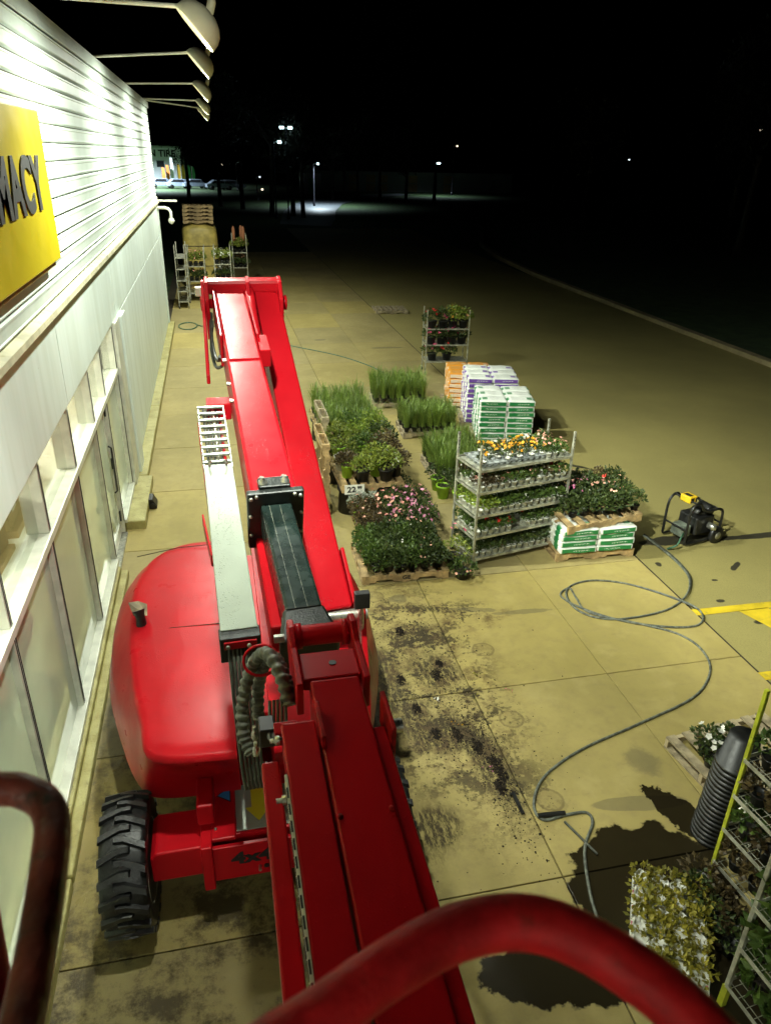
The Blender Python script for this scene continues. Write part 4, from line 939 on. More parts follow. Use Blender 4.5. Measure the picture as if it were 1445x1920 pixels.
for i, (x, y, pm, pr, ph, lm, br, bh) in enumerate(shr):
    pc_ = {'pot_lime':'lime green','black_plastic':'black','pot_grey':'grey'}[pm]; lc = {'leaf_olive':'olive','leaf_lime':'lime','leaf_dark':'dark','leaf_green':'green','leaf_bronze':'bronze'}[lm]
    where = 'at the front of' if y < 11.0 else ('in the middle rows of' if y < 11.5 else ('in the back rows of' if y < 12 else 'beside the grasses on'))
    plant('potted_shrub', f'{lc} leafed shrub in a {pc_} pot {where} the raised pallet', 'shrub', (x, y, zt), 'shrubs on the raised pallet display', (pm, pr, ph), bush(lm, i%4, br*1.08, bh*1.15, 430, .06, .032, ph*.75), blossoms('bloom_white', i, br, bh, 5, .02, ph*.75) if i in (5, 9) else None)
for iy in range(6):
    for ix in range(5):
        plant('potted_sedge', 'upright green grass in a small black pot on the raised pallet display', 'potted plant', (1.78+ix*.215+rnd.uniform(-.02,.02), 12.5+iy*.36+rnd.uniform(-.03,.03), zt), 'grasses on the raised pallet display', ('black_plastic',.07,.12), grass_clump(rv(), .50, .26, 110, z0=.1))
# lime pot on the ground before the display
plant('potted_shrub', 'small sparse shrub in a lime green pot standing on the ground below the price card', 'shrub', (1.98, 10.32, 0), None, ('pot_lime',.135,.26), bush('leaf_dark', 2, .20, .24, 160, .05, .025, .22))
for i, (x,y) in enumerate(((2.55,10.45),(2.75,11.1))):
    plant('potted_shrub', ('low dark shrub in a black pot beside the lime green ground pot','low dark shrub in a black pot under the right edge of the display')[i], 'shrub', (x, y, 0), None, ('black_plastic',.13,.22), bush('leaf_dark', i, .22, .26, 200, .05, .03, .2))

# grass pallets on the ground -----------------------------------------
def grass_pallet(cx, cy, rz, w, d, nx, ny, label, plabel, H_=.48):
    pallet((cx, cy, 0), rz, label, 'wood_grey', 'pallets of grasses on the ground', w=w, d=d)
    cs, sn = math.cos(rz), math.sin(rz)
    for iy in range(ny):
        for ix in range(nx):
            x = -w/2+.07+(w-.14)*ix/(nx-1)+rnd.uniform(-.02,.02); y = -d/2+.08+(d-.16)*iy/(ny-1)+rnd.uniform(-.02,.02)
            plant('potted_sedge', plabel, 'potted plant', (cx+x*cs-y*sn, cy+x*sn+y*cs, .135), 'grasses on the ground pallets', ('black_plastic',.06,.11), grass_clump(rv(), H_, .25, 90, z0=.09))
grass_pallet(4.0, 16.45, -.06, 1.22, .9, 7, 4, 'flat pallet of tall grasses beyond the other grass pallets', 'tall grass in a black pot on the pallet beyond the others', .50)
grass_pallet(4.14, 14.38, -.04, 1.12, .85, 7, 4, 'flat pallet of grasses beside the orange sacks', 'tall grass in a black pot on the pallet beside the orange sacks', .46)
grass_pallet(4.06, 12.1, -.02, .95, 1.3, 6, 5, 'flat pallet of grasses behind the tiered plant rack', 'tall grass in a black pot on the pallet behind the plant rack', .48)
for i,(x,y) in enumerate(((3.55,11.05),(3.75,10.75),(3.55,11.4),(3.85,11.15))):
    plant('potted_shrub', 'dark leafy shrub in a lime green pot between grass pallet and plant rack', 'shrub', (x, y, 0), 'lime potted shrubs by the plant rack', ('pot_lime',.12,.24), bush('leaf_dark', i, .2, .3, 240, .05, .03, .2))

# flower pallets in front ---------------------------------------------
pallet((2.27, 8.96, 0), -.02, 'pale pallet of dense dark green plants with two letters inked on its side', 'wood', None, mark='GE')
pallet((2.42, 10.02, 0), -.02, 'pallet of pink and bronze flowers behind the dark green plants', 'wood', None, w=1.12)
k = 0
for iy in range(5):
    for ix in range(6):
        x = 1.86+ix*.175+rnd.uniform(-.03,.03); y = 8.56+iy*.20+rnd.uniform(-.03,.03)
        fl_ = blossoms('bloom_salmon', rv(), .14, .25, 4, .018, .1) if (ix > 3 and rnd.random() < .45) else (blossoms('bloom_white', rv(), .14, .25, 2, .014, .1) if rnd.random() < .25 else None)
        plant('potted_plant', 'dense dark green bedding plant on the pallet inked with two letters' if fl_ is None else 'dark green bedding plant dotted with small flowers on the lettered pallet', 'bedding plant', (x, y, .135), 'plants on the lettered pallet', ('black_plastic',.07,.11), bush('leaf_dark' if k % 3 else 'leaf_green', rv(), .165, .30, 340, .05, .038, .03), fl_)
        k += 1
for iy in range(5):
    for ix in range(6):
        x = 1.95+ix*.19+rnd.uniform(-.03,.03); y = 9.63+iy*.2+rnd.uniform(-.03,.03)
        pink = ix >= 2 and (ix + rnd.random()*1.5 > 2.4)
        if pink:
            plant('potted_flower', 'pink petunia mound on the pallet behind the dark green plants', 'flower', (x, y, .135), 'petunias behind the dark green plants', ('black_plastic',.07,.11), bush('leaf_dark', rv(), .16, .28, 230, .045, .03, .09), blossoms('bloom_pink' if iy < 4 and ix > 3 or rnd.random() < .5 else 'bloom_salmon', rv(), .16, .30, 9, .030, .1))
        else:
            plant('potted_flower', 'bronze leafed bedding plant with tiny flowers beside the pink petunias', 'flower', (x, y, .135), 'bronze plants beside the petunias', ('black_plastic',.07,.11), bush('leaf_silver' if (iy == 4 and ix < 2) else 'leaf_bronze', rv(), .16, .26, 260, .04, .03, .09), blossoms('bloom_red' if iy == 4 else 'bloom_salmon', rv(), .15, .27, 2, .022, .1))
plant('potted_flower', 'trailing yellow green plant with a red bloom between petunias and plant rack', 'flower', (3.05, 8.75, 0), None, ('black_plastic',.12,.18), bush('leaf_olive', 1, .24, .30, 260, .05, .035, .14), blossoms('bloom_hot', 3, .18, .5, 3, .035, .15))
plant('potted_flower', 'low green trailing plant at the corner foot of the plant rack', 'flower', (3.06, 8.42, 0), None, ('black_plastic',.11,.12), bush('leaf_green', 2, .22, .2, 200, .05, .035, .06), blossoms('bloom_salmon', 5, .2, .22, 4, .022, .05))

# tiered plant racks ----------------------------------------------------
def rack(name, label, loc, rz, W, D, H, shelves, post='rack_steel', shelf='rack_steel', foot=None, group=None, lip=.035, solid=True, casters=True):
    K = thing(name, label, 'rack', loc, rz, group)
    for x in (0, W):
        for y in (0, D):
            po = MB().box(x-.016, x+.016, y-.016, y+.016, .10 if casters else 0, H).build('post', post, K, bevel=.004)
            n_ = int(H/.16)
            if W > 1.2 and D < .8 and H > 1.7:
                hm = MB().box(-.006,.006,-.018,.018,-.014,.014).mesh('peg_hole', 'black_plastic')
                for i in range(4): put('peg_hole', hm, po, loc=(x, y, H-.08-i*.05), scale=(1,1,.5))
            if foot: MB().box(x-.022, x+.022, y-.022, y+.022, 0, .20).build('foot', foot, K)
            if casters:
                w_ = MB().lathe([(0,-.016),(.042,-.016),(.042,.016),(0,.016)], (x, y, .043), 'x', 14).build('caster', 'rubber', K)
                MB().box(x-.024, x-.018, y-.02, y+.02, .03, .11).box(x+.018, x+.024, y-.02, y+.02, .03, .11).build('fork', 'steel', w_)
    for z in shelves:
        m_ = MB()
        if solid: m_.box(.018, W-.018, .0, D, z-.006, z)
        fr = m_.box(-.0, W, -.022, -.017, z-lip*.6, z+lip*.4).box(0, W, D+.017, D+.022, z-lip*.6, z+lip*.4).build('shelf', shelf, K)
        MB().box(-.022,-.017,0,D,z-lip*.6,z+lip*.4).box(W+.017,W+.022,0,D,z-lip*.6,z+lip*.4).build('shelf_end', shelf, fr)
        if not solid:
            wm = MB()
            nx_ = int(W/.07)
            for i in range(nx_): wm.box(.03+i*.07-.002, .03+i*.07+.002, 0, D, z-.004, z)
            for j in range(int(D/.07)): wm.box(0, W, .03+j*.07-.002, .03+j*.07+.002, z-.010, z-.0045)
            wm.build('wire_deck', shelf, fr)
    return K
rz1 = math.atan2(.33, 1.48); c1, s1 = math.cos(rz1), math.sin(rz1)
SH = (.13, .47, .80, 1.16, 1.49)
rack('plant_rack', 'tall steel plant rack on casters with five shelves of white pots', (3.29, 8.66, 0), rz1, 1.53, .60, 1.86, SH)
def rk(x, y): return (3.29+x*c1-y*s1, 8.66+x*s1+y*c1)
names = ['bottom shelf', 'second shelf up', 'middle shelf', 'fourth shelf up', 'top shelf']
for li_, z in enumerate(SH[:4]):
    for iy in range(5):
        for ix in range(14):
            if li_ == 1 and ix in (6, 7) and iy < 2: continue
            if iy > 1 and ix > 1 and (ix+iy) % 2: continue
            x = .075+ix*.106+rnd.uniform(-.008,.008); y = .05+iy*.125+rnd.uniform(-.008,.008); X, Y = rk(x, y)
            fm = None; lm = 'leaf_green'
            if li_ == 3: lm = 'leaf_green' if rnd.random()<.6 else 'leaf_bronze'; fm = rnd.choice(['bloom_white','bloom_white','bloom_salmon',None])
            if li_ == 2: lm = 'leaf_green' if ix > 2 else 'leaf_lime'; fm = 'bloom_white' if (ix > 6 and rnd.random()<.35) else None
            if li_ == 1: fm = 'bloom_red' if ix in (2,3,5,8) and rnd.random()<.6 and iy < 3 else None
            if li_ == 0: lm = 'leaf_dark'
            if li_ == 3 and ix == 12 and iy == 1: fm = 'bloom_red'
            fc = {'bloom_white':'white blooms','bloom_salmon':'salmon blooms','bloom_red':'a red bloom',None:'no blooms'}[fm]
            plant('potted_flower', f'small white pot with {fc} on the plant rack\'s {names[li_]}', 'flower', (X, Y, z+.001), f'white pots on the {names[li_]} of the plant rack', ('pot_white',.043,.082),
                  bush(lm, rv(3), .075, .11, 60, .045, .034, .085), None if fm is None else (blossoms(fm, rv(3), .06, .14, 5, .016, .07) if fm != 'bloom_red' else blossoms(fm, rv(3), .03, .14, 3, .032, .08, True)))
# top shelf: grey cell trays with marigolds, white packs at the end
def cell_tray(loc, rz, label, nx=9, ny=4, pw=.098):
    T_ = thing('cell_tray', label, 'tray', loc, rz, 'grey cell trays on the top shelf')
    MB().box(0, nx*pw, 0, .012, .055, .062).box(0, nx*pw, ny*pw-.012, ny*pw, .055, .062).box(0, .012, .012, ny*pw-.012, .055, .062).box(nx*pw-.012, nx*pw, .012, ny*pw-.012, .055, .062).build('rim', 'tray_grey', T_)
    cm = MB().lathe([(0,.0),(.030,0),(.046,.058),(.043,.058),(.028,.006),(0,.006)], n=10).mesh('cell', 'tray_grey')
    for i in range(nx):
        for j in range(ny): put('cell', cm, T_, loc=((i+.5)*pw, (j+.5)*pw, 0))
X, Y = rk(.06, .06); cell_tray((X, Y, SH[4]+.001), rz1, 'grey cell tray, half empty, on the top shelf of the plant rack', 11, 5)
for iy in range(5):
    for ix in range(14):
        if ix < 11:
            keep = (iy == 0 and ix in (0, 4, 6, 8, 10)) or (iy == 1 and ix in (3, 5, 6, 9)) or (iy >= 2 and ix > 1 and rnd.random() < .8)
            if not keep: continue
            X, Y = rk(.06+(ix+.5)*.098, .06+(iy+.5)*.098)
            wht = iy == 4 and ix > 3
            plant('potted_flower', 'small white pot of orange marigolds in the grey tray on the top shelf' if not wht else 'small white pot of cream flowers at the back of the top shelf', 'flower', (X, Y, SH[4]+.012), 'marigolds on the top shelf' if not wht else 'cream flowers on the top shelf', ('pot_white',.040,.085),
                  bush('leaf_dark', rv(3), .075, .11, 50, .04, .022, .07), blossoms('bloom_orange' if not wht else 'bloom_white', rv(3), .05, .15, 3 if not wht else 7, .026 if not wht else .02, .08, True))
        else:
            X, Y = rk(1.16+(ix-11)*.115, .07+iy*.115)
            plant('potted_flower', 'white pot of impatiens with peach blooms at the end of the top shelf', 'flower', (X, Y, SH[4]+.001), 'impatiens on the top shelf', ('pot_white',.045,.085), bush('leaf_green', rv(3), .085, .13, 60, .045, .03, .06), blossoms('bloom_salmon', rv(3), .07, .15, 3, .022, .09))
# rack farther off with hanging-basket flowers
rack('plant_rack', 'slim rack of two shelves of bright flowers behind the sacks', (5.32, 18.75, 0), -.10, 1.12, .55, 1.72, (.35, .80, 1.22))
fx_ = [(.15,.15,1.22,'leaf_dark','bloom_red'),(.45,.15,1.22,'leaf_dark','bloom_hot'),(.72,.2,1.22,'leaf_lime','bloom_orange'),(1.0,.2,1.22,'leaf_lime','bloom_peach'),(.75,.42,1.22,'leaf_yellow','bloom_orange'),
       (.15,.15,.80,'leaf_dark','bloom_hot'),(.42,.15,.80,'leaf_dark','bloom_hot'),(.70,.15,.80,'leaf_dark','bloom_hot'),(.98,.18,.80,'leaf_dark','bloom_red'),(.6,.42,.80,'leaf_dark','bloom_hot'),(.2,.2,.35,'leaf_dark','bloom_hot'),(.6,.2,.35,'leaf_dark','bloom_red')]
for i, (x, y, z, lm, fm) in enumerate(fx_):
    a = -.10; X, Y = 5.32+x*math.cos(a)-y*math.sin(a), 18.75+x*math.sin(a)+y*math.cos(a)
    sh_ = {1.22:'upper','.8':'lower'}.get(z, 'middle' if z == .80 else 'bottom'); fcn = {'bloom_red':'red','bloom_hot':'hot pink','bloom_orange':'orange','bloom_peach':'peach'}[fm]; lcn = {'leaf_dark':'dark','leaf_lime':'lime','leaf_yellow':'yellow'}[lm]
    plant('potted_flower', f'black pot of {fcn} flowers, {lcn} leaves, on the slim rack\'s {sh_} shelf', 'flower', (X, Y, z+.001), 'flowers on the slim rack', ('black_plastic',.13,.20), bush(lm, i%4, .22, .30 if z < 1 else .38, 240, .08, .05, .13), blossoms(fm, i%4, .20, .32, 11, .04, .14))
# bronze leaf stalks above the slim rack
# sack stacks ------------------------------------------------------------
rz2 = -.21; c2, s2 = math.cos(rz2), math.sin(rz2)
def sk(x, y): return (4.88+x*c2-y*s2, 13.15+x*s2+y*c2)
X, Y = sk(.55, .56); pallet((X, Y, 0), rz2, 'pallet under the stack of green printed sacks', 'wood_grey')
sack_stack((X, Y), rz2, 'sack_green', 8, 'white sack with green print by the grass pallets', 'green printed sacks', 2, 3)
X, Y = sk(.42, 1.78); pallet((X, Y, 0), rz2, 'pallet under the stack of purple printed sacks', 'wood_grey')
sack_stack((X, Y), rz2, 'sack_purple', 9, 'white sack with purple print beside the orange sacks', 'purple printed sacks', 2, 3)
X, Y = sk(.10, 2.9); pallet((X, Y, 0), rz2, 'pallet under the stack of orange sacks', 'wood_grey')
sack_stack((X, Y), rz2, 'sack_orange', 7, 'orange sack behind the purple printed sacks', 'orange sacks', 2, 3, L=.50)
# low sack pallet with a tilted pallet of flowers
pallet((5.17, 9.08, 0), -.03, 'pallet under the low pile of green striped sacks by the plant rack', 'wood', None)
sack_stack((5.17, 9.08), -.03, 'sack_green', 4, 'limp green striped white sack in the low pile by the rack', 'sacks in the low pile', 2, 3, L=.57, W=.36, H=.094)
pallet((5.20, 9.10, .53), 0, 'tilted pallet of pink flowers lying on the low sack pile', 'wood', None, rot=(R(4), R(-3), .10))
MBt = thing('wood_offcut', 'loose pale plank sticking out behind the plant rack', 'plank', (5.05, 10.05, .55), .1)
MB().box(-.35,.35,-.05,.05,.0,.035).build('plank', 'wood', MBt, bevel=.004); MB().box(-.3,.3,-.05,.05,-.04,-.001).build('batten', 'wood', MBt, bevel=.004)
for iy in range(5):
    for ix in range(6):
        x = 4.74+ix*.20+rnd.uniform(-.03,.03); y = 8.74+iy*.2+rnd.uniform(-.03,.03); pk = (ix < 3 and iy > 1) or rnd.random() < .12
        z = .53+.135+.05*(x-5.2)+.07*(y-9.10)*.9
        plant('potted_flower', 'pink flowering plant on the tilted pallet above the low sacks' if pk else 'dark green plant on the tilted pallet above the low sacks', 'flower', (x+.05, y+.05, z), 'plants on the tilted pallet', ('black_plastic',.07,.08), bush('leaf_dark' if ix+iy < 6 else 'leaf_bronze' if rnd.random()<.4 else 'leaf_dark', rv(), .16, .22, 230, .045, .034, .06),
              blossoms('bloom_salmon' if rnd.random()<.6 else 'bloom_pink', rv(), .14, .25, 7, .024, .07) if pk else (blossoms('bloom_red', 1, .05, .3, 2, .035, .08, True) if (ix, iy) == (4, 3) else (blossoms('bloom_white', rv(), .14, .22, 2, .012, .07) if rnd.random()<.3 else None)))

# pallet left on the asphalt far off
pallet((6.35, 27.7, -.03), -.05, 'lone grey pallet lying at the slab edge on the asphalt', 'wood_grey', None)

# ------------------------------------------------------------------ pressure washer and hoses
W_ = thing('pressure_washer', 'black pressure washer with yellow control panel on the asphalt', 'pressure washer', (6.98, 8.98, -.03), .25)
for s_ in (-1, 1):
    MB().tube(crom([(-.36,s_*.22,.10),(-.36,s_*.22,.55),(-.30,s_*.22,.70),(-.18,s_*.22,.72),(-.08,s_*.22,.60),(.05,s_*.22,.56),(.28,s_*.22,.55),(.36,s_*.22,.45),(.36,s_*.22,.12),(.28,s_*.22,.06),(-.28,s_*.22,.06),(-.36,s_*.22,.10)],5), .020, 10).build('frame_tube', 'engine_black', W_)
for x, z in ((-.36,.30),(.36,.30),(-.24,.72),(.30,.53)): MB().tube([(x,-.22,z),(x,.22,z)], .016, 8).build('cross_bar', 'engine_black', W_)
pn = MB().box(-.28,-.12,-.10,.10,.68,.79).build('control_panel', 'wash_yellow', W_, bevel=.02)
MB().box(-.265,-.20,-.103,-.1005,.70,.77).box(-.165,-.14,-.103,-.1005,.70,.77).box(-.26,-.18,-.06,.06,.7905,.792).build('panel_print', 'print_black', pn)
en = MB().box(-.12,.26,-.18,.18,.14,.44).build('engine_block', 'engine_black', W_, bevel=.03)
MB().lathe([(0,0),(.12,0),(.13,.03),(.10,.06),(.10,.075),(0,.075)], (.08,0,.44), 'z', 20).build('recoil_cover', 'engine_black', en)
for i in range(6): MB().box(.265,.285,-.16,.16,.16+i*.042,.175+i*.042).build('cooling_fin', 'steel', en)
MB().lathe([(0,-.12),(.07,-.12),(.085,-.09),(.085,.09),(.07,.12),(0,.12)], (.20,-.02,.50), 'y', 16).build('fuel_tank', 'engine_black', W_)
MB().lathe([(.0,0),(.05,0),(.055,.10),(.03,.14),(0,.14)], (.12,-.20,.30), (0,-1,0), 12).build('muffler', 'steel', W_)
MB().box(-.32,-.14,-.12,.12,.12,.30).build('pump', 'chain_metal', W_, bevel=.02)
for s_ in (-1, 1): 
    wm_ = MB().lathe([(0,-.04),(.12,-.04),(.14,-.02),(.14,.02),(.12,.04),(0,.04)], (.24,s_*.28,.14), 'y', 20).build('wheel', 'rubber', W_)
    MB().lathe([(0,-.045),(.06,-.045),(.06,.045),(0,.045)], (.24,s_*.28,.14), 'y', 12).build('hub', 'steel', wm_)
MB().tube(crom([(-.30,-.12,.2),(-.42,-.2,.22),(-.55,-.25,.12),(-.62,-.15,.02)],6), .014, 8).build('outlet_hose', 'hose_green', W_)
hp = [(6.26,9.12),(6.28,8.88),(6.31,8.33),(6.22,7.81),(5.88,7.37),(5.37,7.1),(4.66,7.05),(4.32,7.27),(4.28,7.64),(4.46,7.91),(4.83,7.99),(5.24,7.84),(5.61,7.49),(5.86,7.14),(5.82,6.87),(5.59,6.72),(5.18,6.79),(4.72,7.02),(4.34,7.4),(4.22,7.71),(4.42,7.86),(4.40,7.60),(4.42,7.25),(4.94,6.89),(5.29,6.61),(5.39,6.28),(5.26,5.89),(4.8,5.5),(3.99,5.23),(3.28,5.02),(2.85,4.83),(2.6,4.64),(2.46,4.41),(2.49,4.26),(2.71,4.27),(2.9,4.26),(2.9,4.14),(2.72,3.92),(2.6,3.63),(2.53,3.36),(2.5,3.0),(2.6,2.5)]
MB().tube(crom([(x,y,.012+.004*math.sin(i*1.7)**2) for i,(x,y) in enumerate(hp)],7), .0135, 8).build('pressure_hose', 'hose_grey', label='long grey hose looped over the slabs from the pressure washer', cat='hose')
MB().tube(crom([(x+.035,y+.03,.012) for x,y in hp[:5]]+[(x*.99+.05,y*1.004-.03,.013) for x,y in hp[5:14]],7), .012, 8).build('pressure_hose', 'hose_dark', label='second dark hose coiled beside the pressure washer slab edge', cat='hose')
MB().tube(crom([(1.0,23.4,.012),(1.8,22.8,.012),(2.31,22.24,.012),(3.02,21.48,.012),(3.54,20.77,.012),(4.09,19.63,.012),(4.3,18.6,.012)],5), .014, 6).build('garden_hose', 'hose_green', label='thin green hose crossing the pavement beyond the grasses', cat='hose')
MB().tube(crom([(-1.0+.3*math.cos(a), 25.7+.55*math.sin(a), .02) for a in [i*.5 for i in range(14)]]+[(-.5,25.6,.02),(.2,25.5,.02)],4), .016, 6).build('garden_hose', 'hose_green', label='green hose coiled by the far corner of the shop wall', cat='hose')
ln_ = thing('spray_lance', 'black spray lance with grip lying beside the hose end', 'lance', (2.6, 4.3, 0), 0)
MB().tube([(-.15,.0,.03),(.10,-.02,.03)], .022, 8).build('grip', 'black_plastic', ln_)
MB().tube([(.06,-.10,.02),(.19,-.47,.02)], .011, 8).build('wand', 'hose_dark', ln_)
MB().box(-.30,-.27,.28,.30,.0,.02).box(-.28,-.25,.06,.31,.002,.022).build('holster', 'black_plastic', ln_)

# ------------------------------------------------------------------ right-hand racks by the basket
rack('plant_rack', 'rack with yellow posts and wire shelves of leafy plants beside the pot stack', (3.60, 3.45, 0), -1.45, 1.1, .62, 1.95, (.22, .58, .94, 1.30), post='yellow_metal', shelf='rack_steel', solid=False, casters=False)
rack('plant_rack', 'grey rack with yellow feet and wire shelves next to the yellow leafed tray', (3.08, 2.54, 0), -1.45, 1.1, .62, 1.9, (.22, .62, 1.02), post='rack_steel', shelf='rack_steel', foot='yellow_metal', solid=False, casters=False)
def rk2(o_, x, y, a=-1.45): return (o_[0]+x*math.cos(a)-y*math.sin(a), o_[1]+x*math.sin(a)+y*math.cos(a))
for z in (.22,.58,.94,1.30):
    for ix in range(5):
        for iy in range(3):
            X, Y = rk2((3.60,3.45), .12+ix*.21, .10+iy*.2); fm = rnd.choice([None,None,'bloom_white','bloom_red' if z < 1 else None,'bloom_salmon'])
            plant('potted_plant', 'leafy bedding plant in a black pot on the yellow posted rack' + ('' if fm is None else ' with ' + {'bloom_white':'white','bloom_red':'red','bloom_salmon':'salmon'}[fm] + ' blooms'), 'bedding plant', (X, Y, z+.001), 'plants on the yellow posted rack', ('black_plastic',.07,.10), bush(rnd.choice(['leaf_green','leaf_dark','leaf_bronze']), rv(), .13, .20, 130, .06, .045, .08), None if fm is None else blossoms(fm, rv(), .10, .22, 3, .03, .08, True))
for z in (.22,.62,1.02):
    for ix in range(3):
        for iy in range(2):
            X, Y = rk2((3.08,2.54), .15+ix*.3, .15+iy*.3)
            plant('potted_plant', 'broad leafed green plant in a black pot on the yellow footed rack', 'bedding plant', (X, Y, z+.001), 'plants on the yellow footed rack', ('black_plastic',.09,.12), bush('leaf_green', rv(), .18, .26, 120, .11, .09, .09))
# nested black pots
pm_ = MB().lathe([(0,0),(.115,0),(.150,.27),(.168,.27),(.168,.30),(.148,.30),(.112,.01),(0,.01)], n=22).mesh('nursery_pot', 'black_plastic')
for i in range(18):
    put('nursery_pot', pm_, None, loc=(3.88+.003*i, 3.84+rnd.uniform(-.004,.004), .302+i*.0475), rot=(R(180), 0, rnd.uniform(0, 6)), scale=(1.04, 1.04, 1),
        label='upturned black nursery pot nested in the stack beside the yellow posted rack' if i < 17 else 'topmost upturned black pot of the nested stack', cat='pot', group='nested black nursery pots')
pallet((4.72, 4.45, 0), .12, 'dark pallet corner behind the stack of black pots', 'wood_grey', None)
for i,(x,y) in enumerate(((4.22,4.25),(4.25,4.45),(4.3,4.62),(4.45,4.3),(4.5,4.6))):
    plant('potted_flower', 'dark plant with white blooms behind the stack of black pots', 'flower', (x, y, .135), 'white flowers behind the black pots', ('black_plastic',.07,.11), bush('leaf_dark', rv(), .13, .2, 130, .05, .035, .08), blossoms('bloom_white', rv(), .11, .22, 4, .03, .09))
# tray of yellow-leaved plants with printed pots
YT = thing('plant_tray', 'low white tray holding the yellow leafed plants', 'tray', (2.99, 3.08, 0), 1.02)
MB().box(-.42,.42,-.27,.27,.0,.012).box(-.42,.42,-.275,-.265,.012,.05).box(-.42,.42,.265,.275,.012,.05).box(-.425,-.415,-.27,.27,.012,.05).box(.415,.425,-.27,.27,.012,.05).build('base', 'pot_white', YT)
for ix in range(6):
    for iy in range(4):
        x = -.35+ix*.14; y = -.20+iy*.135; a = 1.02; X, Y = 2.99+x*math.cos(a)-y*math.sin(a), 3.08+x*math.sin(a)+y*math.cos(a)
        bare = ix < 2 and iy > 2
        p_ = plant('potted_plant', 'yellow leafed plant in a white labelled pot in the low tray', 'bedding plant', (X, Y, .013), 'yellow leafed plants in the low tray', ('pot_white',.062,.11), None if bare else bush('leaf_yellow', rv(), .095, .11, 60, .045, .036, .085))
        if bare: p_['label'] = 'empty white labelled pot at the corner of the low tray'; p_['group'] = 'empty pots in the low tray'
        if iy in (0,3) or ix in (0,5):
            dx, dy = (-1 if ix == 0 else 1 if ix == 5 else 0), (1 if iy == 3 else -1 if iy == 0 else 0); 
            tg = MB().prism([(-.03,-.03),(.03,-.03),(.034,.035),(0,.06),(-.034,.035)], -.001, .001).mesh('plant_label', 'paper'); t2 = MB().prism([(-.024,-.02),(.02,-.02),(.0,.02)], -.0022, -.0012).mesh('label_print', 'bloom_hot')
            ang = math.atan2(dy, dx) + a - p_.rotation_euler.z
            lo_ = put('plant_label', tg, p_, loc=(.064*math.cos(ang), .064*math.sin(ang), .085), rot=(R(-12), 0, ang+math.pi/2)); put('label_print', t2, lo_)
for i in range(6):
    plant('potted_plant', 'dark purple leafed plant beside the yellow leafed tray', 'bedding plant', (3.36+.10*(i%2), 2.85+.14*i*.8, 0), 'dark plants beside the yellow leafed tray', ('black_plastic',.07,.10), bush('leaf_bronze' if i % 2 else 'leaf_dark', rv(), .12, .18, 110, .05, .035, .08))

# loose soil crumbs swept along the joint
r_ = random.Random(3); vs = []; fs = []
def crumb(x, y, s):
    k_ = len(vs); h = s*r_.uniform(.5,1.1); a = r_.uniform(0,6.3)
    for j in range(4): vs.append((x+s*math.cos(a+j*1.571)*r_.uniform(.6,1.1), y+s*math.sin(a+j*1.571)*r_.uniform(.6,1.1), .0))
    vs.append((x, y, h)); fs.extend([(k_,k_+1,k_+4),(k_+1,k_+2,k_+4),(k_+2,k_+3,k_+4),(k_+3,k_,k_+4)])
for (cx, cy, sx, sy, n) in ((2.28,5.0,.09,.45,900),(2.0,5.5,.28,.2,450),(2.1,6.4,.16,.3,420),(1.9,6.1,.35,.9,500),(1.9,7.3,.25,.15,260),(2.0,6.4,.5,1.1,500),(2.45,4.95,.35,.5,160)):
    for i in range(n): crumb(r_.gauss(cx,sx), r_.gauss(cy,sy), r_.uniform(.003,.008)+.009*r_.random()**5)
for (mx0, my0, mr) in ((2.25,4.7,.07),(2.3,5.0,.09),(2.2,5.25,.08),(2.05,5.45,.08),(1.85,5.5,.06),(2.12,6.4,.08),(2.2,6.6,.05),(1.75,5.9,.06),(1.9,7.3,.07),(2.32,4.85,.06),(1.7,6.4,.06)):
    for i in range(90):
        a_ = r_.uniform(0,6.3); d_ = mr*r_.random()**.6; k_ = len(vs); s_ = r_.uniform(.006,.016); z_ = .028*(1-(d_/mr)**2)*r_.uniform(.6,1); x_, y_ = mx0+d_*math.cos(a_)*.8, my0+d_*math.sin(a_)*1.5
        for j in range(3): vs.append((x_+s_*math.cos(a_+j*2.09), y_+s_*math.sin(a_+j*2.09), max(.001, z_-.008)))
        vs.append((x_, y_, z_+s_*.8)); fs.extend([(k_,k_+1,k_+3),(k_+1,k_+2,k_+3),(k_+2,k_,k_+3)])
MB().add(vs, fs).build('spilled_soil', 'soil', label='dark potting soil crumbs spilled along the slab joint', cat='soil', kind='stuff')
for i,(x,y,m_) in enumerate(((2.52,6.35,'leaf_yellow'),(2.6,6.3,'leaf_yellow'),(2.45,5.95,'leaf_yellow'),(2.2,5.55,'leaf_bronze'),(1.98,5.98,'bloom_white'),(2.2,4.93,'bloom_pink'),(2.85,6.0,'bloom_hot'),(2.1,5.6,'bloom_orange'))):
    put('fallen_petal', bush(m_, i, .045, .010, 5, .028, .022, -.002), None, loc=(x,y,.008), label='few fallen petals and leaves lying on the soiled slabs', cat='petal', group='fallen petals on the slabs')

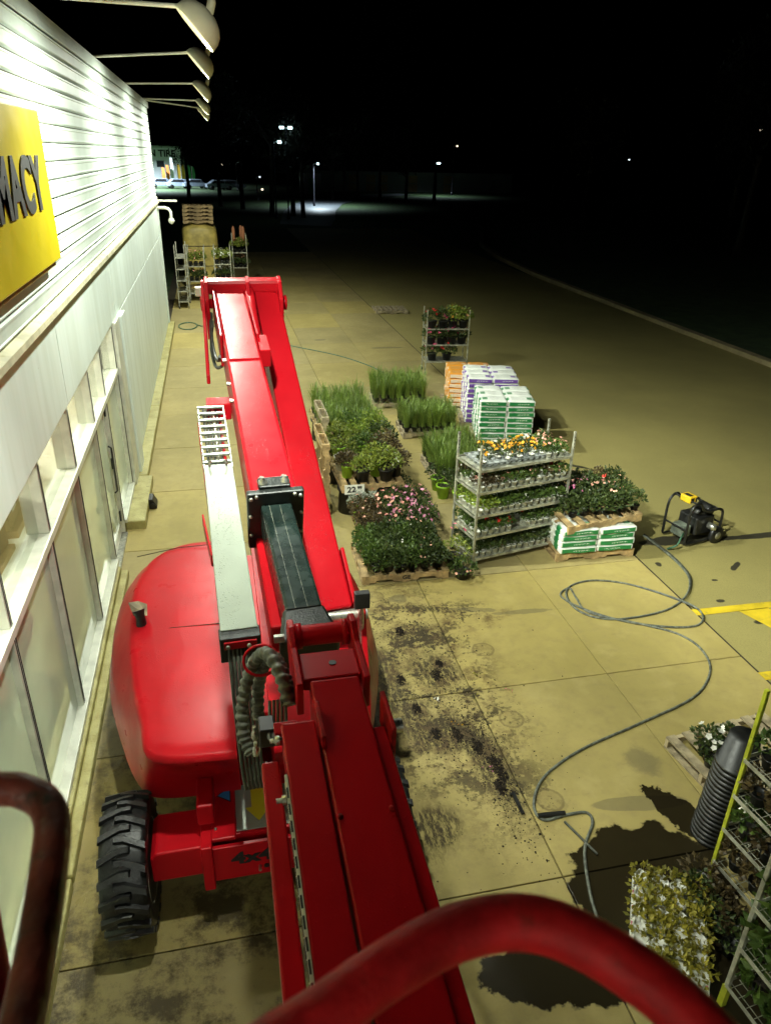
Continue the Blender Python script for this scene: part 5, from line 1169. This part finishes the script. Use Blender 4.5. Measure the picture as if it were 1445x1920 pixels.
# ================================================================== FAR CORNER: carts and a wrapped load
frk = [((-1.36, 28.9), .34, 1.1, 2.25, (.25,.62,1.0,1.4,1.8), 'narrow end-on cart close against the far wall corner'), ((-.98, 30.4), .62, .9, 2.0, (.3,.75,1.3), 'open flower cart in front of the tarp covered load'),
       ((.02, 30.6), .62, .9, 2.0, (.3,.8,1.35), 'cart of white flowers beside the tarp covered load'), ((.80, 33.0), .58, .9, 2.2, (.3,.9,1.5), 'dim cart with clay coloured stakes at the end of the row')]
for (x, y), W, D, H, shv, lb in frk:
    rack('flower_cart', lb, (x, y, 0), -.02, W, D, H, shv, group='carts beyond the far wall corner')
    for z in shv[-2:] if W > .5 else ():
        for ix in range(3):
            for iy in range(2):
                fm = {-.98:'bloom_salmon', .02:'bloom_white', .80:'bloom_peach'}[x]; top_ = z == shv[-1]
                plant('potted_flower', f'{"tall" if top_ else "low"} potted plant with {({"bloom_salmon":"salmon","bloom_white":"white","bloom_peach":"peach"})[fm]} blooms on a far cart, {"top" if top_ else "lower"} shelf', 'flower', (x+.1+ix*.2, y+.1+iy*.35, z+.001), 'flowers on the far carts', ('black_plastic',.08,.13), bush('leaf_olive' if top_ else 'leaf_dark', rv(), .17, .42 if top_ else .25, 120, .08, .05, .1), blossoms(fm, rv(), .15, .42, 9 if x == .02 else 3, .035, .1, True))
for i, (x, y) in enumerate(((.88,33.1),(1.28,33.1),(1.2,33.5))):
    put('clay_stake', MB().lathe([(0,0),(.05,0),(.055,.16),(.065,.20),(.06,.48),(.03,.56),(0,.57)], n=12).mesh('clay_stake','terracotta'), None, loc=(x, y, 1.86+.1), label='upright clay coloured pot stack on the dim cart', cat='pot', group='clay pots on the dim cart')
WL = thing('wrapped_load', 'yellow tarp covered load under a stack of pallets', 'load', (-.50, 34.2, 0), .03)
vs = []; fs = []; n_ = 40; ringz = (0.15,.6,1.1,1.6,2.0,2.3,2.45,2.52)
for k_, z in enumerate(ringz):
    for j in range(n_):
        t_ = 2*math.pi*j/n_; e_ = (abs(math.cos(t_))**5+abs(math.sin(t_))**5)**(-1/5); q = (1,1,.99,.97,.96,.94,.86,.5)[k_] + .035*math.sin(7*t_+z*2)*(1-z/2.6)
        vs.append((.75*e_*math.cos(t_)*q, .62*e_*math.sin(t_)*q, z+.03*math.sin(3*t_)))
for k_ in range(len(ringz)-1):
    for j in range(n_): fs.append((k_*n_+j, k_*n_+(j+1)%n_, (k_+1)*n_+(j+1)%n_, (k_+1)*n_+j))
fs.append(tuple((len(ringz)-1)*n_+j for j in range(n_)))
MB().add(vs, fs, True).build('tarp', 'tarp', WL)
MB().box(-.6,.6,-.5,.5,0,.14).build('skid', 'wood', WL)
for z in (.9, 1.7): MB().tube([(.76*math.copysign(abs(math.cos(t_))**.4,math.cos(t_)), .63*math.copysign(abs(math.sin(t_))**.4,math.sin(t_)), z) for t_ in [i*2*math.pi/28 for i in range(29)]], .012, 5).build('strap', 'hose_dark', WL)
for i in range(5): pallet((-.50+rnd.uniform(-.02,.02), 34.2, 2.56+i*.145), .03+rnd.uniform(-.02,.02), 'empty pallet stacked on top of the tarp covered load', 'wood', 'pallets on the tarp covered load')

# ================================================================== ACROSS THE STREET
rp = [(5.6,66),(9.6,64),(11.2,72),(12.8,82),(15.5,94),(21,108),(30,118),(29,122),(18.5,114),(12.5,103),(9.2,92),(7.2,80)]
MB().add([(x,y,-.05) for x,y in rp], [tuple(range(len(rp)))]).build('street', 'far_road', kind='structure')
def street_lamp(x, y, h, label, glow='street_glow', watts=0, col=(.75,.92,1), heads=1, s_=.5):
    S_ = thing('street_lamp', label, 'street lamp', (x, y, -.09), 0, 'street lamps across the road')
    MB().lathe([(.14,0),(.14,.4),(.08,.45),(.05,h)], n=8).build('pole', 'car_dark', S_)
    for k_ in range(heads):
        dx = (k_*2-1)*.36 if heads == 2 else .5
        MB().tube([(0,0,h-.1),(dx*.6,0,h+.05),(dx,0,h+.1)], .035, 6).build('bracket', 'far_grey', S_)
        hd = MB().box(dx-s_*.6,dx+s_*.6,-s_*.4,s_*.4,h+.06,h+.20).build('head', 'far_grey', S_)
        MB().box(dx-s_*.5,dx+s_*.5,-s_*.41-.01,s_*.3,h-.12,h+.055).build('lens', glow, hd)
    if watts:
        li = bpy.data.lights.new('street_lamp_light', 'SPOT'); li.energy = watts; li.color = col; li.spot_size = R(150); li.spot_blend = .6; li.shadow_soft_size = .3
        lo = bpy.data.objects.new('street_lamp_light', li); COL.objects.link(lo); lo.parent = S_; lo.location = (.6, 0, h-.2)
street_lamp(11.6, 90, 4.4, 'short street lamp beside the bend of the lit street', watts=4200, s_=.2)
street_lamp(6.85, 71, 7.35, 'tall twin headed lamp on the near side of the street', heads=2, s_=.34)
street_lamp(5.85, 72, 6.25, 'lower single headed lamp beside the tall twin headed one', s_=.30)
street_lamp(33, 116, 4.5, 'lamp in front of the low building beyond the street', watts=1500)
street_lamp(-12, 139, 8, 'lamp hidden by the shop corner lighting the white store front', watts=42000)
street_lamp(-9.5, 124, 6, 'lamp hidden by the shop corner over the parked cars', watts=24000)
for (x, y, h, gl, lb) in ((1.7, 120, 3.7, 'warm_glow', 'small warm lamp among the dark trees near the white store'), (4.4, 125, 3.9, 'tiny_glow', 'small pale lamp among the dark trees farther from the store'), (6.9, 118, 2.2, 'tiny_glow', 'low pale lamp between dark trunks'), (6.0, 100, 1.3, 'warm_glow', 'very low warm lamp between dark trunks'),
                         (37, 120, 6.9, 'warm_glow', 'lone far warm lamp above the low building'), (66, 120, 5.6, 'tiny_glow', 'far pale lamp beyond the lawn trees'), (74, 100, 9.6, 'warm_glow', 'high greenish lamp far beyond the lawn')):
    street_lamp(x, y, h, lb, gl, s_=.22)
# white store
ST = thing('store_building', 'white store front with dark capital letters beyond the trees', 'building', (-18, 152, -.09))
MB().box(-16, 13.6, 0, 14, 0, 5.95).build('wall', 'far_white', ST); MB().box(-16, 14.6, 1, 14, 0, 4.4).build('side_wing', 'far_grey', ST)
MB().box(-16, 13.7, -.15, -.01, 5.75, 6.05).build('parapet', 'far_grey', ST)
tm = text_mesh('CANADIAN TIRE', 'print_black', 1.5, .03, 1.0, .05)
mxx = max(v.co.x for v in tm.vertices)
o = put('lettering', tm, ST, rot=(R(90),0,0)); o.location = (12.7-mxx, -.06, 4.35)
for i, x in enumerate((5.5, 7.4, 9.3)):
    wn = MB().box(x, x+1.3, -.05, -.01, 2.6, 3.6).build('window', 'car_dark', ST); MB().box(x-.08, x+1.38, -.07, -.051, 3.6, 3.7).build('frame', 'far_grey', wn)
for i, (x, h, m_, cn) in enumerate(((-7.4,2.8,'flag_orange','orange'),(-6.7,3.2,'flag_orange','orange'),(-6.0,4.4,'flag_white','tall white'),(-4.9,3.4,'flag_yellow','yellow'),(-4.2,3.4,'flag_yellow','yellow'),(-3.2,3.2,'flag_green','green'),(-2.5,3.0,'flag_green','green'))):
    F_ = thing('banner', f'{cn} feather banner on a pole before the white store', 'banner', (x, 141+.3*i, -.09), .1*i, 'feather banners before the white store')
    MB().tube([(0,0,0),(0,0,h)], .03, 6).build('pole', 'steel', F_)
    MB().prism([(.03,.5),(.5,.7),(.6,h*.6),(.45,h*.95),(.03,h)], -.012, .012).build('cloth', m_, F_)
def car(x, y, rz, label):
    A = thing('parked_car', label, 'car', (x, y, -.09), rz, 'cars parked before the white store')
    b1 = MB().prism([(-2.1,.35),(2.1,.35),(2.15,.75),(1.2,.88),(.7,1.38),(-1.0,1.42),(-1.7,.95),(-2.15,.85)], -.85, .85).build('body', 'car_paint', A, bevel=.06)
    MB().prism([(.68,.92),(1.1,.9),(.66,1.30)], -.86, .86).prism([(-1.5,.95),(.6,.92),(.55,1.30),(-1.0,1.33)], -.86, .86).build('windows', 'car_dark', b1)
    for wx in (-1.35, 1.35):
        for wy in (-.82, .82):
            w_ = MB().lathe([(0,-.1),(.30,-.1),(.33,-.06),(.33,.06),(.30,.1),(0,.1)], (wx, wy, .33), 'y', 14).build('wheel', 'rubber', A)
    for wy in (-.6, .6): MB().box(2.1,2.17,wy-.15,wy+.15,.6,.75).build('headlight', 'flag_white', A)
for i, (x, y, rz, lb) in enumerate(((-7.0,131,.3,'pale car parked under the orange banners'),(-4.3,130,.2,'pale car parked under the yellow banners'),(-1.9,130,.4,'pale car parked under the green banners'),(1.8,127,.2,'pale car half hidden by dark trunks'),(3.6,128,.1,'pale car parked farthest from the store'))): car(x, y, rz, lb)
# low building beyond the street
LB = thing('low_building', 'long low grey building with plank doors beyond the street', 'building', (20, 128, -.09))
MB().box(-3.5, 30, 0, 8, 0, 3.0).build('wall', 'far_grey', LB); MB().prism([(-.4,3.0),(8.4,3.0),(4,4.0)], -4, 30.5, 'yz').build('roof', 'car_dark', LB)
for x in (2.2, 5.0, 7.0, 12, 18): 
    dd = MB().box(x, x+1.5, -.06, -.01, .05, 2.5).build('door', 'far_door', LB); MB().box(x+.1, x+1.4, -.08, -.061, 1.2, 1.35).build('rail', 'far_grey', dd)
GB = thing('garden_shed', 'small pale teal shed by the end of the street bend', 'shed', (15.0, 118, -.09), .1)
MB().box(-1.3,1.3,0,3,0,2.8).build('wall', 'far_white', GB); MB().prism([(-1.6,2.8),(1.6,2.8),(0,3.9)], -.3, 3.3).build('roof', 'far_grey', GB); MB().box(-.5,.5,-.06,-.01,.0,2.1).build('door', 'flag_green', GB)
# trees
def tree_meshes(v, H, Rc, n):
    r_ = random.Random(v); tr_ = MB()
    tr_.tube([(0,0,-.3),(.08,.04,H*.2),(.02,.1,H*.45),(.1,0,H*.75)], .2, 8, rf=lambda u: .24*(1-.75*u)+.02)
    for i in range(8):
        a = r_.uniform(0,6.3); z = H*r_.uniform(.3,.65); L = Rc*r_.uniform(.5,.95)
        tr_.tube([(.05,.05,z),(L*.5*math.cos(a),L*.5*math.sin(a),z+H*.08),(L*math.cos(a),L*math.sin(a),z+H*.2)], .06, 5, rf=lambda u: .07*(1-.8*u)+.008)
    vs = []; fs = []
    cl = [(r_.uniform(-.65,.65)*Rc, r_.uniform(-.65,.65)*Rc, H*r_.uniform(.38,.95), Rc*r_.uniform(.25,.5)) for _ in range(16)]
    for i in range(n):
        cx, cy, cz, cr = cl[i % 16]; d = Vector((r_.gauss(0,1), r_.gauss(0,1), r_.gauss(0,.8))).normalized()*cr*r_.random()**.4
        p = Vector((cx, cy, cz)) + d; a_ = Vector((r_.gauss(0,1), r_.gauss(0,1), r_.gauss(0,1))).normalized(); b_ = a_.orthogonal().normalized(); s_ = r_.uniform(.08,.18)
        k_ = len(vs); vs += [p, p+a_*s_+b_*s_*.5, p+a_*s_*2, p+a_*s_-b_*s_*.5]; fs += [(k_,k_+1,k_+2,k_+3)]
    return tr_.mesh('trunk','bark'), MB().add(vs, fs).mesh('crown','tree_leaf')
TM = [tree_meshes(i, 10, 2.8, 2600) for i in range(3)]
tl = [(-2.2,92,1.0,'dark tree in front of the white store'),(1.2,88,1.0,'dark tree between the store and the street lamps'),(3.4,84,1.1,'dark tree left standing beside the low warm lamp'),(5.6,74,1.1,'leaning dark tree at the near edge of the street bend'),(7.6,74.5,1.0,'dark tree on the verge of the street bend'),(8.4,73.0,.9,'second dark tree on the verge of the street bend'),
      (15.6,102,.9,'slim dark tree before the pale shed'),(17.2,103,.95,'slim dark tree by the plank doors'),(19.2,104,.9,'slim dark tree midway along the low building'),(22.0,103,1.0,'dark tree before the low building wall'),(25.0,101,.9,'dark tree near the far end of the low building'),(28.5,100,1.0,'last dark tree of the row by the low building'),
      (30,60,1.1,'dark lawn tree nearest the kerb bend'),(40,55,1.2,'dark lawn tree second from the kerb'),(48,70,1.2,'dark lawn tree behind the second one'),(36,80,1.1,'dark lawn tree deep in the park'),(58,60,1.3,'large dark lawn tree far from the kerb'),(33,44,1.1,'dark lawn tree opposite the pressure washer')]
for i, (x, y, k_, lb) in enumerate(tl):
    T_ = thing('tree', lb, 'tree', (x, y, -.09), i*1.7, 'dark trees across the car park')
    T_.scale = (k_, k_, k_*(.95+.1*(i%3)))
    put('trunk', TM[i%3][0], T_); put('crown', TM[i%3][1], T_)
